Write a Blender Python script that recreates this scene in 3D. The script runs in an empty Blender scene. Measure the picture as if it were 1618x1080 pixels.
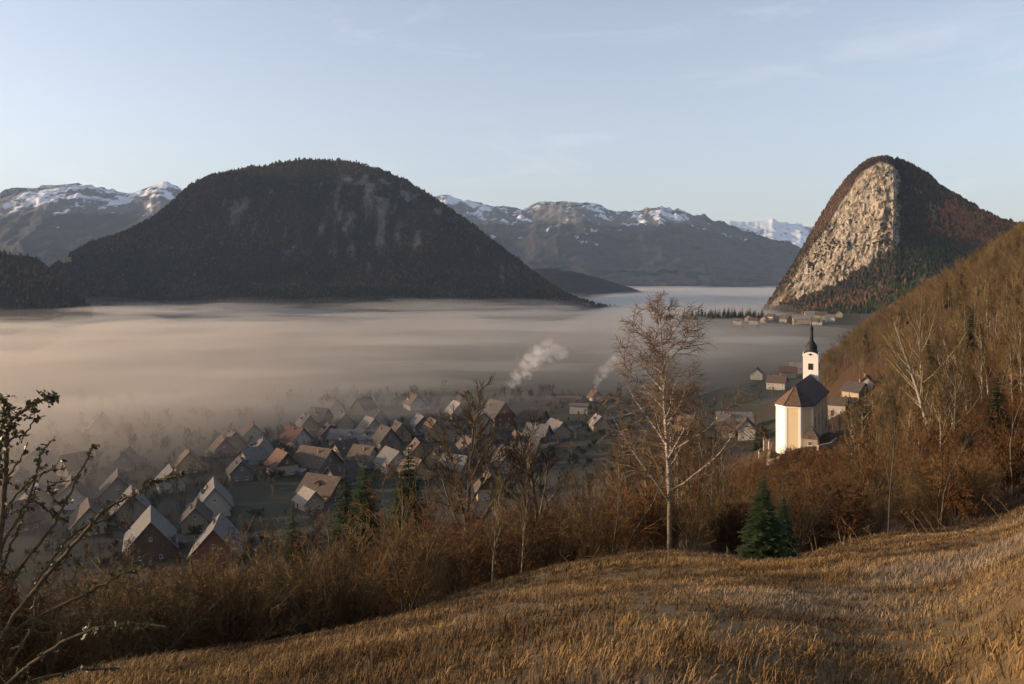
import bpy, bmesh, math, random
import numpy as np
from mathutils import Vector, Matrix

sc = bpy.context.scene
C = sc.collection
R = math.radians

# ------------------------------------------------------------------ camera
F, CX, HZ, EYE = 1401.0, 809.0, 440.0, 85.0      # focal length in photo pixels, centre column, horizon row, eye height
cam_data = bpy.data.cameras.new('camera')
cam = bpy.data.objects.new('camera', cam_data)
C.objects.link(cam)
cam.location = (0, 0, EYE)
cam.rotation_euler = (R(90), 0, 0)
cam_data.sensor_width = 36
cam_data.lens = 36 * F / 1618
cam_data.shift_y = -(540 - HZ) / 1618
cam_data.clip_start = 0.2
cam_data.clip_end = 60000
sc.camera = cam

# ------------------------------------------------------------------ sky and sun
SUN_AZ, SUN_EL = -88.0, 9.0
world = bpy.data.worlds.new('World')
sc.world = world
world.use_nodes = True
wn = world.node_tree
wn.nodes.clear()
sky = wn.nodes.new('ShaderNodeTexSky')
sky.sky_type = 'NISHITA'
sky.sun_disc = False
sky.sun_elevation = R(SUN_EL)
sky.sun_rotation = R(SUN_AZ)
sky.altitude = 500
sky.air_density = 1.0
sky.dust_density = 1.8
sky.ozone_density = 2.4
bg = wn.nodes.new('ShaderNodeBackground')
bg.inputs['Strength'].default_value = 0.15
wo = wn.nodes.new('ShaderNodeOutputWorld')
hs = wn.nodes.new('ShaderNodeHueSaturation')                    # hazy morning sky: paler than the clean-air model, evenly over the whole dome
hs.inputs['Saturation'].default_value = 0.68
wn.links.new(sky.outputs['Color'], hs.inputs['Color'])
tint = wn.nodes.new('ShaderNodeMix'); tint.data_type = 'RGBA'; tint.blend_type = 'MULTIPLY'
tint.inputs[0].default_value = 1.0
tint.inputs[7].default_value = (1.12, 1.0, 0.985, 1)
wn.links.new(hs.outputs['Color'], tint.inputs[6])
# faint high cirrus, the same all round
tc = wn.nodes.new('ShaderNodeTexCoord')
mp = wn.nodes.new('ShaderNodeMapping'); mp.inputs['Scale'].default_value = (2.2, 2.2, 9.0); mp.inputs['Rotation'].default_value = (0.25, -0.2, 0.4)
cn = wn.nodes.new('ShaderNodeTexNoise'); cn.inputs['Scale'].default_value = 2.1; cn.inputs['Detail'].default_value = 7; cn.inputs['Roughness'].default_value = 0.62; cn.inputs['Distortion'].default_value = 0.8
cr_ = wn.nodes.new('ShaderNodeValToRGB'); cr_.color_ramp.elements[0].position = 0.54; cr_.color_ramp.elements[1].position = 0.80
cr_.color_ramp.elements[1].color = (0.22, 0.22, 0.22, 1)
wn.links.new(tc.outputs['Generated'], mp.inputs['Vector']); wn.links.new(mp.outputs[0], cn.inputs['Vector']); wn.links.new(cn.outputs['Fac'], cr_.inputs['Fac'])
cl = wn.nodes.new('ShaderNodeMix'); cl.data_type = 'RGBA'
cl.inputs[7].default_value = (4.6, 4.4, 4.4, 1)
wn.links.new(cr_.outputs['Color'], cl.inputs[0]); wn.links.new(tint.outputs[2], cl.inputs[6])
wn.links.new(cl.outputs[2], bg.inputs['Color'])
wn.links.new(bg.outputs['Background'], wo.inputs['Surface'])

sun_data = bpy.data.lights.new('sun', 'SUN')
sun_data.energy = 4.6
sun_data.angle = R(0.6)
sun_data.color = (1.0, 0.71, 0.43)
sun = bpy.data.objects.new('sun', sun_data)
C.objects.link(sun)
sd = Vector((math.sin(R(SUN_AZ)) * math.cos(R(SUN_EL)), math.cos(R(SUN_AZ)) * math.cos(R(SUN_EL)), math.sin(R(SUN_EL))))
sun.rotation_euler = sd.to_track_quat('Z', 'Y').to_euler()
sun.location = sd * 500

sc.view_settings.view_transform = 'Standard'
sc.view_settings.look = 'None'
sc.view_settings.exposure = 0.92
sc.view_settings.gamma = 1.0
sc.view_settings.use_curve_mapping = False
sc.cycles.max_bounces = 8
sc.cycles.diffuse_bounces = 2
sc.cycles.glossy_bounces = 1
sc.cycles.transmission_bounces = 2
sc.cycles.transparent_max_bounces = 8
sc.cycles.volume_bounces = 5
sc.cycles.use_denoising = True

# ------------------------------------------------------------------ helpers
def P(px, py, Y):
    """photo pixel + distance along the view axis -> world point"""
    return np.array([(px - CX) / F * Y, Y, EYE - (py - HZ) / F * Y])

def tag(o, label=None, cat=None, group=None, kind=None):
    if label: o['label'] = label
    if cat: o['category'] = cat
    if group: o['group'] = group
    if kind: o['kind'] = kind
    return o

def link(name, me, mat=None, parent=None):
    o = bpy.data.objects.new(name, me)
    C.objects.link(o)
    if mat is not None and me is not None and len(me.materials) == 0:
        me.materials.append(mat)
    if parent is not None:
        o.parent = parent
    return o

def empty(name, loc, rz=0.0):
    o = bpy.data.objects.new(name, None)
    C.objects.link(o)
    o.location = loc
    o.rotation_euler = (0, 0, rz)
    return o

def np_mesh(name, co, faces, smooth=False, attrs=None, col=None):
    """co (n,3); faces (m,3) or (m,4) int array"""
    me = bpy.data.meshes.new(name)
    co = np.ascontiguousarray(co, dtype=np.float32)
    faces = np.ascontiguousarray(faces, dtype=np.int32)
    k = faces.shape[1]
    me.vertices.add(len(co))
    me.vertices.foreach_set('co', co.ravel())
    me.loops.add(faces.size)
    me.loops.foreach_set('vertex_index', faces.ravel())
    me.polygons.add(len(faces))
    me.polygons.foreach_set('loop_start', np.arange(0, faces.size, k, dtype=np.int32))
    me.update(calc_edges=True)
    me.polygons.foreach_set('use_smooth', np.full(len(faces), smooth, dtype=bool))
    for key, v in (attrs or {}).items():
        a = me.attributes.new(key, 'FLOAT', 'POINT')
        a.data.foreach_set('value', np.ascontiguousarray(v, dtype=np.float32))
    if col is not None:
        a = me.color_attributes.new('tint', 'FLOAT_COLOR', 'POINT')
        c4 = np.ones((len(co), 4), dtype=np.float32)
        c4[:, :3] = col
        a.data.foreach_set('color', c4.ravel())
    me.validate()
    return me

def grid_faces(nr, nc):
    i = np.arange(nr - 1)[:, None] * nc + np.arange(nc - 1)[None, :]
    i = i.ravel()
    return np.stack([i, i + 1, i + nc + 1, i + nc], 1)

def _hash(ix, iy, iz):
    h = (ix * 374761393 + iy * 668265263 + iz * 2147483647 + 1013904223) & 0xffffffff
    h = ((h ^ (h >> 13)) * 1274126177) & 0xffffffff
    h = ((h ^ (h >> 16)) * 2246822519) & 0xffffffff
    return ((h ^ (h >> 15)) & 0xffffff) / float(0xffffff)

def noise(x, y, z=0.0):
    x, y, z = np.broadcast_arrays(np.asarray(x, float), np.asarray(y, float), np.asarray(z, float))
    ix, iy, iz = np.floor(x).astype(np.int64), np.floor(y).astype(np.int64), np.floor(z).astype(np.int64)
    fx, fy, fz = x - ix, y - iy, z - iz
    fx, fy, fz = (f * f * f * (f * (f * 6 - 15) + 10) for f in (fx, fy, fz))
    r = 0
    for a in (0, 1):
        for b in (0, 1):
            for c in (0, 1):
                w = (fx if a else 1 - fx) * (fy if b else 1 - fy) * (fz if c else 1 - fz)
                r = r + w * _hash(ix + a, iy + b, iz + c)
    return r * 2 - 1

def fbm(x, y, z=0.0, o=4, g=0.5, ridged=False):
    s, a, n = 0, 1.0, 0
    x, y, z = np.asarray(x, float), np.asarray(y, float), np.asarray(z, float)
    for k in range(o):
        v = noise(x * 2 ** k + 17.3 * k, y * 2 ** k - 9.1 * k, z * 2 ** k + 4.7 * k)
        if ridged: v = 1 - 2 * np.abs(v)
        s = s + a * v
        n += a
        a *= g
    return s / n

def smooth(a, b, x):
    t = np.clip((np.asarray(x, float) - a) / (b - a), 0, 1)
    return t * t * (3 - 2 * t)

# ------------------------------------------------------------------ materials
class NT:
    def __init__(self, name):
        self.m = bpy.data.materials.new(name)
        self.m.use_nodes = True
        self.t = self.m.node_tree
        self.b = self.t.nodes['Principled BSDF']
        self.b.inputs['Roughness'].default_value = 0.9
        self.b.inputs['Specular IOR Level'].default_value = 0.15
        self._pos = None
    def n(self, typ, **kw):
        nd = self.t.nodes.new(typ)
        for k, v in kw.items():
            if hasattr(nd, k): setattr(nd, k, v)
        return nd
    def l(self, a, b): self.t.links.new(a, b)
    def attr(self, name, col=False):
        a = self.n('ShaderNodeAttribute'); a.attribute_name = name
        return a.outputs['Color' if col else 'Fac']
    def pos(self):
        if self._pos is None:
            g = self.n('ShaderNodeNewGeometry'); self._pos = g.outputs['Position']
        return self._pos
    def objpos(self):
        return self.n('ShaderNodeTexCoord').outputs['Object']
    def rand(self):
        return self.n('ShaderNodeObjectInfo').outputs['Random']
    def scaled(self, v, s):
        m = self.n('ShaderNodeVectorMath', operation='MULTIPLY'); self.l(v, m.inputs[0]); m.inputs[1].default_value = s
        return m.outputs[0]
    def noise(self, vec, scale, detail=4, rough=0.55, dist=0.0):
        n = self.n('ShaderNodeTexNoise'); self.l(vec, n.inputs['Vector'])
        n.inputs['Scale'].default_value = scale; n.inputs['Detail'].default_value = detail
        n.inputs['Roughness'].default_value = rough; n.inputs['Distortion'].default_value = dist
        return n.outputs['Fac']
    def voro(self, vec, scale, feature='F1', out='Distance'):
        n = self.n('ShaderNodeTexVoronoi'); n.feature = feature; self.l(vec, n.inputs['Vector']); n.inputs['Scale'].default_value = scale
        return n.outputs[out]
    def ramp(self, fac, stops, interp='LINEAR'):
        r = self.n('ShaderNodeValToRGB'); r.color_ramp.interpolation = interp
        e = r.color_ramp.elements
        while len(e) < len(stops): e.new(0.5)
        for k, (p, c) in enumerate(stops):
            e[k].position = p
            e[k].color = (c, c, c, 1) if not hasattr(c, '__len__') else (*c, 1)
        self.l(fac, r.inputs['Fac'])
        return r.outputs['Color']
    def mix(self, fac, a, b, mode='MIX'):
        m = self.n('ShaderNodeMix', data_type='RGBA', blend_type=mode)
        for s, v in ((m.inputs[0], fac), (m.inputs[6], a), (m.inputs[7], b)):
            if hasattr(v, 'links') or hasattr(v, 'node'): self.l(v, s)
            else: s.default_value = v if not hasattr(v, '__len__') else (*v, 1)
        return m.outputs[2]
    def math(self, op, a, b=None, clamp=False):
        m = self.n('ShaderNodeMath', operation=op); m.use_clamp = clamp
        for s, v in ((m.inputs[0], a), (m.inputs[1], b)):
            if v is None: continue
            if hasattr(v, 'node'): self.l(v, s)
            else: s.default_value = v
        return m.outputs[0]
    def bump(self, h, strength=0.5, dist=0.1):
        b = self.n('ShaderNodeBump'); b.inputs['Strength'].default_value = 0.15
        self.l(h, b.inputs['Height']); self.l(b.outputs[0], self.b.inputs['Normal'])
    def col(self, c):
        if hasattr(c, 'node'): self.l(c, self.b.inputs['Base Color'])
        else: self.b.inputs['Base Color'].default_value = (*c, 1)
        return self.m

def speckled(name, a, b, scale=3.0, rough=0.9, obj=True, bump=0.0, detail=4):
    m = NT(name)
    v = m.objpos() if obj else m.pos()
    n = m.noise(v, scale, detail)
    c = m.mix(m.ramp(n, [(0.3, 0.0), (0.7, 1.0)]), a, b)
    m.b.inputs['Roughness'].default_value = rough
    if bump: m.bump(n, bump, 0.05)
    return m.col(c)

def tinted(name, rough=0.9, var=0.35, scale=0.5):
    """colour from the mesh's own tint attribute, broken by noise and per-object variation"""
    m = NT(name)
    n = m.noise(m.pos(), scale, 3)
    k = m.ramp(n, [(0.25, 1 - var), (0.75, 1 + var)])
    c = m.mix(1.0, m.attr('tint', True), k, 'MULTIPLY')
    m.b.inputs['Roughness'].default_value = rough
    return m.col(c)

# landscape: forest floor / bare wood, limestone, snow, meadow
def mountain_mat(name, wood_a, wood_b, wood_c, rock_a, rock_b, grain, snow=True):
    m = NT(name)
    p = m.pos()
    n1 = m.noise(p, grain * 0.12, 5, 0.6)
    n2 = m.noise(p, grain, 4, 0.65)
    wood = m.mix(m.ramp(n1, [(0.35, 0.0), (0.65, 1.0)]), wood_a, wood_b)
    wood = m.mix(m.ramp(n2, [(0.42, 0.0), (0.62, 1.0)]), wood, wood_c)
    rv = m.noise(m.scaled(p, (1, 1, 0.35)), grain * 0.9, 6, 0.65, 0.6)
    rock = m.mix(m.ramp(rv, [(0.35, 0.0), (0.68, 1.0)]), rock_a, rock_b)
    c = m.mix(m.attr('rock'), wood, rock)
    c = m.mix(m.attr('meadow'), c, (0.16, 0.14, 0.05))
    if snow:
        c = m.mix(m.attr('snow'), c, (0.64, 0.66, 0.70))
    m.bump(n2, 0.6, 2.0 / grain * 0.02)
    return m.col(c)
# ------------------------------------------------------------------ ground sheet
# control points: photo column, distance, ground height (from what the photo shows standing there)
GP = [
 # meadow under and before the camera
 (0, 2, 82.6), (809, 2, 82.8), (1618, 2, 82.9), (0, 6, 80.9), (400, 6, 81.2), (809, 6, 81.6), (1200, 6, 81.7), (1618, 6, 81.9),
 (0, 12, 78.5), (400, 12, 79.2), (809, 12, 79.9), (1200, 12, 80.1), (1618, 12, 80.6), (0, 20, 75.3), (400, 20, 76.4), (809, 20, 77.6), (1200, 20, 77.9), (1618, 20, 78.7),
 (400, 30, 72.4), (600, 36, 70.8), (750, 45, 69.2), (850, 50, 68.4), (1060, 56, 67.8), (1210, 47, 70.0), (850, 32, 73.4), (1060, 35, 73.5), (1400, 33, 74.8), (1618, 38, 74.6),
 (1400, 50, 70.5), (1618, 60, 69.6),
 # slope below the edge
 (0, 50, 58), (0, 100, 34), (0, 180, 10), (0, 270, 1), (200, 180, 10), (200, 270, 1),
 (400, 60, 58), (400, 110, 37), (400, 190, 13), (400, 290, 2),
 (650, 70, 57), (650, 120, 41), (650, 200, 19), (650, 320, 4), (650, 430, 0),
 (850, 80, 57), (850, 130, 45), (850, 210, 24), (850, 320, 8), (850, 450, 1),
 (1060, 85, 60), (1060, 140, 47), (1060, 215, 30), (1060, 320, 16), (1060, 450, 5), (1060, 600, 0),
 (1190, 90, 58), (1190, 150, 48), (1190, 212, 39), (1190, 300, 26), (1190, 450, 9), (1190, 620, 2),
 (1270, 80, 60.5), (1270, 120, 53), (1270, 180, 47), (1270, 205, 45.5), (1270, 228, 45), (1270, 290, 36), (1270, 420, 16), (1270, 620, 5),
 (1345, 120, 55), (1345, 210, 46), (1345, 270, 40), (1345, 330, 37), (1320, 450, 42), (1320, 540, 30), (1320, 700, 8),
 (1400, 100, 61), (1400, 210, 52), (1400, 330, 44), (1400, 450, 60), (1400, 560, 46), (1400, 800, 12),
 (1480, 100, 63), (1480, 200, 60), (1480, 330, 69), (1480, 450, 77), (1480, 600, 60), (1480, 900, 25),
 (1560, 100, 66), (1560, 200, 69), (1560, 330, 80), (1560, 450, 90), (1560, 600, 86), (1560, 900, 50),
 (1640, 100, 69), (1640, 200, 78), (1640, 330, 94), (1640, 450, 108), (1640, 600, 112), (1640, 900, 80),
 # valley floor
 (-60, 500, 0), (300, 500, 0), (600, 600, 0), (900, 700, 0), (1150, 900, 0), (1270, 1000, 4), (1350, 1100, 10),
 (-60, 1200, 0), (400, 1200, 0), (800, 1200, 0), (1060, 1400, 1), (1100, 1560, 15), (1150, 1560, 18), (1200, 1500, 18), (1270, 1420, 20), (1320, 1360, 23), (1000, 1600, 0), (1150, 1250, 4), (1150, 1900, 2),
 (-60, 3000, 0), (400, 3000, 0), (800, 3000, 0), (1200, 2600, 0), (1618, 2600, 20),
 (-60, 20000, 0), (800, 20000, 0), (1618, 20000, 0)]
_gp = np.array(GP, float)
_gu = (_gp[:, 0] - CX) / F
_gth = np.arctan(_gu)
_glr = np.log(_gp[:, 1] * np.sqrt(1 + _gu ** 2))
_A = np.stack([_gth * 2.6, _glr], 1)
def _tk(d2): return 0.5 * d2 * np.log(d2 + 1e-12)
def _tps():
    n = len(_A)
    K = _tk(((_A[:, None] - _A[None]) ** 2).sum(-1)) + np.eye(n) * 2e-4
    Q = np.hstack([np.ones((n, 1)), _A])
    M = np.block([[K, Q], [Q.T, np.zeros((3, 3))]])
    # heights are fitted as a share of distance-scaled relief so near and far are equally smooth
    return np.linalg.solve(M, np.concatenate([_gp[:, 2], np.zeros(3)]))
_w = _tps()
def ground_z(x, y, rough=True):
    x, y = np.asarray(x, float), np.asarray(y, float)
    sh = np.broadcast(x, y).shape
    x, y = (np.broadcast_to(v, sh).ravel() for v in (x, y))
    th = np.clip(np.arctan2(x, y), -0.60, 0.60)
    lr = np.log(np.clip(np.hypot(x, y), 1.8, 25000))
    z = np.empty(len(x))
    for s in range(0, len(x), 40000):
        q = np.stack([th[s:s + 40000] * 2.6, lr[s:s + 40000]], 1)
        z[s:s + 40000] = _tk(((q[:, None] - _A[None]) ** 2).sum(-1)) @ _w[:-3] + _w[-3] + q @ _w[-2:]
    z = np.maximum(z, -0.5 + 0.5 * np.tanh(z))
    if rough:
        r = np.hypot(x, y)
        k = np.clip(r / 60, 0.12, 1) * np.clip(2500 / r, 0, 1)
        z = z + k * 0.7 * fbm(x / 14, y / 14, 0, 4) * np.clip(z / 25, 0.1, 1)
        near = np.clip(1 - r / 90, 0, 1)
        z = z + near * 0.10 * fbm(x / 1.1, y / 1.1, 3, 3)
    return z.reshape(sh)

def gz(x, y): return float(ground_z(np.array([x]), np.array([y]))[0])

def build_ground():
    th = np.radians(np.concatenate([np.linspace(-115, -36, 60, endpoint=False), np.linspace(-36, 36, 420, endpoint=False), np.linspace(36, 115, 60)]))
    r = np.concatenate([np.exp(np.linspace(math.log(1.5), math.log(120), 170, endpoint=False)),
                        np.exp(np.linspace(math.log(120), math.log(1200), 190, endpoint=False)),
                        np.exp(np.linspace(math.log(1200), math.log(24000), 60))])
    T, RR = np.meshgrid(th, r)
    x, y = RR * np.sin(T), RR * np.cos(T)
    z = ground_z(x, y)
    co = np.stack([x, y, z], -1).reshape(-1, 3)
    u = (x / np.maximum(y, 0.1)).ravel(); yy = y.ravel(); rr = RR.ravel()
    # meadow above the slope edge
    edge = np.interp(u * F + CX, [-400, 0, 400, 600, 750, 850, 1060, 1210, 1400, 1618, 2000], [14, 20, 30, 36, 45, 50, 56, 47, 50, 60, 80])
    wob = 5 * fbm(co[:, 0] / 9, co[:, 1] / 9, 0, 3)
    meadow = 1 - smooth(-2, 3, rr - edge + wob)
    valley = np.maximum((1 - smooth(6, 22, co[:, 2])) * smooth(200, 330, rr), smooth(650, 900, rr))
    me = np_mesh('ground', co, grid_faces(len(r), len(th)), True, {'meadow': meadow, 'valley': valley})
    m = NT('ground soil and grass')
    p = m.pos()
    a = m.noise(p, 1.4, 6, 0.7); b = m.noise(p, 0.28, 4, 0.6); c = m.noise(p, 6.0, 4, 0.7)
    dry = m.mix(m.ramp(a, [(0.35, 0), (0.65, 1)]), (0.085, 0.055, 0.024), (0.17, 0.115, 0.052))
    dry = m.mix(m.ramp(b, [(0.5, 0), (0.75, 0.35)]), dry, (0.15, 0.13, 0.10))
    litter = m.mix(m.ramp(c, [(0.35, 0), (0.65, 1)]), (0.030, 0.018, 0.009), (0.085, 0.045, 0.020))
    f1 = m.noise(p, 0.012, 3, 0.5); f2 = m.noise(p, 0.15, 4)
    field = m.mix(m.ramp(f1, [(0.4, 0), (0.6, 1)], 'LINEAR'), (0.035, 0.038, 0.020), (0.062, 0.055, 0.036))
    field = m.mix(m.ramp(f2, [(0.4, 0), (0.7, 0.6)]), field, (0.06, 0.05, 0.035))
    col = m.mix(m.attr('valley'), litter, field)
    col = m.mix(m.attr('meadow'), col, dry)
    m.bump(a, 0.6, 0.15)
    m.col(col)
    tag(link('ground', me, m.m), 'hillside meadow falling away to the flat valley floor', 'ground', kind='structure')
build_ground()

# ------------------------------------------------------------------ mountains
def relief(px, rows, back=3, nr=60, noise_amp=8.0, noise_len=120.0, ridged=0.4, seed=0.0, back_drop=1.0, z_noise=0.7):
    """px (n,) photo columns; rows: list of (py(n,), Y(n,)) from foot to crest.  A slope with real depth, closed down the far side."""
    px = np.asarray(px, float)
    k = np.linspace(0, len(rows) - 1, nr)
    PY = np.stack([r[0] for r in rows]); YY = np.stack([r[1] for r in rows])
    i = np.clip(np.floor(k).astype(int), 0, len(rows) - 2); f = (k - i)[:, None]
    py = PY[i] * (1 - f) + PY[i + 1] * f
    Y = YY[i] * (1 - f) + YY[i + 1] * f
    X = (px[None] - CX) / F * Y
    Z = EYE - (py - HZ) / F * Y
    # far side: falls away behind the crest
    nb = 14
    t = (np.arange(1, nb + 1) / nb)[:, None]
    zc, yc = Z[-1][None], Y[-1][None]
    hb = np.maximum(zc + 5, 5)
    Yb = yc + hb * 1.5 * t * back_drop
    Zb = zc - hb * (0.15 * t + 0.85 * t ** 1.6)
    Xb = (px[None] - CX) / F * Yb
    X, Y, Z = (np.vstack([a, b]) for a, b in ((X, Xb), (Y, Yb), (Z, Zb)))
    lv = np.concatenate([k / (len(rows) - 1), np.ones(nb)])[:, None] * np.ones((1, len(px)))
    isb = np.concatenate([np.zeros(nr), np.ones(nb)])[:, None] * np.ones((1, len(px)))
    L = noise_len
    n = (1 - ridged) * fbm(X / L + seed, Y / L, Z / L * z_noise, 5) + ridged * fbm(X / L / 1.7 + seed, Y / L / 1.7, Z / L * 0.3, 5, ridged=True)
    # push in and out along the horizontal view of the slope, fading at crest so the outline stays
    fade = np.where(isb > 0, 1, 1 - smooth(0.82, 1.0, lv)) * smooth(0.0, 0.08, lv)
    dxy = np.array([-0.25, -1.0]) / math.hypot(.25, 1)
    X = X + n * noise_amp * fade * dxy[0]; Y = Y + n * noise_amp * fade * dxy[1]
    n2 = fbm(X / L * 6, Y / L * 6, Z / L * 3 + seed, 3)
    Z = Z + n2 * noise_amp * 0.10
    return X, Y, Z, lv, n

def slope_of(X, Y, Z):
    gx = np.gradient(X, axis=1), np.gradient(Y, axis=1), np.gradient(Z, axis=1)
    gr = np.gradient(X, axis=0), np.gradient(Y, axis=0), np.gradient(Z, axis=0)
    a, b = np.stack(gx, -1), np.stack(gr, -1)
    nn = np.cross(a, b)
    nn /= np.linalg.norm(nn, axis=-1, keepdims=True) + 1e-9
    return np.abs(nn[..., 2]), nn

def outline(px, pts, jit=0.0, seed=0.0, wl=12.0):
    a = np.array(pts, float)
    # monotone-ish smooth interpolation: linear, then a light blur
    y = np.interp(px, a[:, 0], a[:, 1])
    ys = y.copy()
    for _ in range(3):
        ys = np.convolve(np.pad(ys, 2, mode='edge'), np.ones(5) / 5, 'valid')
    return ys + jit * (fbm(px / wl + seed, seed, 0, 5, 0.6) if jit < 3 else -0.8 * fbm(px / wl + seed, seed, 0, 5, 0.55, ridged=True))

def put_mountain(name, label, cat, X, Y, Z, mat, attrs):
    co = np.stack([X, Y, Z], -1).reshape(-1, 3)
    base = {'rock': 0, 'snow': 0, 'meadow': 0}
    at = {k: np.broadcast_to(attrs.get(k, v), X.shape).ravel() for k, v in base.items()}
    me = np_mesh(name, co, grid_faces(*X.shape), True, at)
    return tag(link(name, me, mat), label, cat, kind='structure')

M_dark = mountain_mat('late autumn forest slope', (0.012, 0.011, 0.008), (0.028, 0.017, 0.010), (0.017, 0.015, 0.010), (0.05, 0.05, 0.05), (0.20, 0.185, 0.17), 0.05, False)
M_blue = mountain_mat('far wooded range', (0.017, 0.020, 0.022), (0.046, 0.032, 0.022), (0.024, 0.023, 0.020), (0.075, 0.072, 0.070), (0.15, 0.135, 0.12), 0.02)

DOME = [(-260, 520), (0, 470), (60, 445), (85, 418), (120, 395), (150, 380), (200, 365), (240, 345), (270, 320), (290, 300), (320, 280), (370, 268), (430, 260), (475, 251), (530, 253),
        (580, 260), (620, 275), (660, 295), (700, 322), (740, 350), (780, 380), (820, 412), (850, 435), (880, 457), (910, 471), (950, 482), (1000, 490)]
def dome():
    px = np.arange(-40, 1000, 3.0)
    cr = outline(px, DOME, 1.2, 2.0, 18)
    Yc = np.interp(px, [-40, 80, 300, 500, 700, 850, 1000], [2900, 2900, 3000, 2950, 2850, 2650, 2500])
    Yf = np.interp(px, [-40, 80, 300, 500, 700, 850, 1000], [1900, 2050, 2100, 2150, 2200, 2320, 2440])
    pf = HZ + 90 / Yf * F
    h = pf - cr
    rows = [(pf, Yf), (pf - h * 0.22, Yf + (Yc - Yf) * 0.42), (pf - h * 0.50, Yf + (Yc - Yf) * 0.62), (pf - h * 0.80, Yf + (Yc - Yf) * 0.75), (pf - h * 0.95, Yf + (Yc - Yf) * 0.90), (cr, Yc)]
    X, Y, Z, lv, n = relief(px, rows, nr=150, noise_amp=70, noise_len=260, seed=1.3)
    pxg = np.broadcast_to(px[None], X.shape); pyg = HZ - (Z - EYE) / Y * F
    n1 = fbm(X / 26, Y / 60, Z / 190, 4, 0.6); n2 = fbm(X / 160, Y / 160, Z / 160 + 5, 3)
    zone = np.exp(-((pxg - 565) / 110) ** 2 - ((pyg - 340) / 60) ** 2) + 0.55 * np.exp(-((pxg - 690) / 60) ** 2 - ((pyg - 400) / 40) ** 2) + 0.5 * np.exp(-((pxg - 360) / 90) ** 2 - ((pyg - 320) / 40) ** 2)
    rock = 0.85 * smooth(0.05, 1.0, zone * 0.75 + n1 * 1.2 + n2 * 0.5 - 0.22)
    meadow = smooth(0.3, 0.6, np.exp(-((pxg - 104) / 16) ** 2 - ((pyg - 411) / 7) ** 2))
    put_mountain('dome_mountain', 'dark rounded forested mountain rising behind the valley fog', 'mountain', X, Y, Z, M_dark, {'rock': rock * (lv < .97), 'meadow': meadow})
    return X, Y, Z, lv, rock + meadow
dome_s = dome()

def left_hill():
    px = np.arange(-420, 150, 3.0)
    cr = outline(px, [(-420, 300), (-300, 340), (-150, 372), (-40, 394), (0, 400), (40, 403), (65, 411), (85, 428), (100, 445), (150, 492)], 1.0, 5, 10)
    Yc = np.full_like(px, 1950.); Yf = np.interp(px, [-420, 150], [1500., 1850.])
    pf = HZ + 88 / Yf * F
    rows = [(pf, Yf), (pf - (pf - cr) * .5, Yf * .45 + Yc * .55), (cr, Yc)]
    X, Y, Z, lv, n = relief(px, rows, nr=50, noise_amp=30, noise_len=150, seed=4.1)
    put_mountain('wooded_hill', 'dark wooded hill at the foot of the rounded mountain', 'hill', X, Y, Z, M_dark, {})
    return X, Y, Z, lv, np.zeros_like(X)
hill_s = left_hill()

def spur():
    px = np.arange(740, 1060, 3.0)
    cr = outline(px, [(740, 440), (800, 428), (860, 423), (900, 427), (940, 437), (980, 449), (1010, 459), (1035, 467), (1060, 474)], 0.8, 7, 10)
    Yc = np.full_like(px, 4500.); Yf = np.full_like(px, 3900.)
    pf = HZ + 92 / Yf * F
    rows = [(pf, Yf), (pf - (pf - cr) * .5, Yf * .5 + Yc * .5), (cr, Yc)]
    X, Y, Z, lv, n = relief(px, rows, nr=40, noise_amp=40, noise_len=220, seed=2.2)
    put_mountain('spur_hill', 'low dark forested spur running out into the fog', 'hill', X, Y, Z, M_dark, {})
spur()

def range_(name, label, pts, x0, x1, Yc, Yf, snow_line, snow_amt, seed, step=2.5, jit=6.0, amp=420, length=700):
    px = np.arange(x0, x1, step)
    cr = outline(px, pts, jit, seed, 22)
    Yc = np.full_like(px, Yc); Yf = np.full_like(px, Yf)
    pf = HZ + 100 / Yf * F
    h = pf - cr
    rows = [(pf, Yf), (pf - h * .3, Yf * .55 + Yc * .45), (pf - h * .7, Yf * .25 + Yc * .75), (cr, Yc)]
    X, Y, Z, lv, n = relief(px, rows, nr=130, noise_amp=amp, noise_len=length, ridged=0.8, seed=seed, z_noise=0.3)
    sl, nn = slope_of(X, Y, Z)
    pyg = HZ - (Z - EYE) / Y * F
    g = fbm(X / 420 + seed, Y / 420, Z / 500, 5, 0.6); g2 = fbm(X / 90, Y / 90, Z / 70, 4, 0.65)
    snow = smooth(0.0, 0.22, (snow_line - pyg) / 50 + g * 1.2 + g2 * 1.3 + n * 0.5 - snow_amt - 0.1)
    rock = smooth(0.1, 0.5, (snow_line + 15 - pyg) / 30 + g * 0.7)
    put_mountain(name, label, 'mountains', X, Y, Z, M_blue, {'snow': snow, 'rock': rock})

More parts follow.
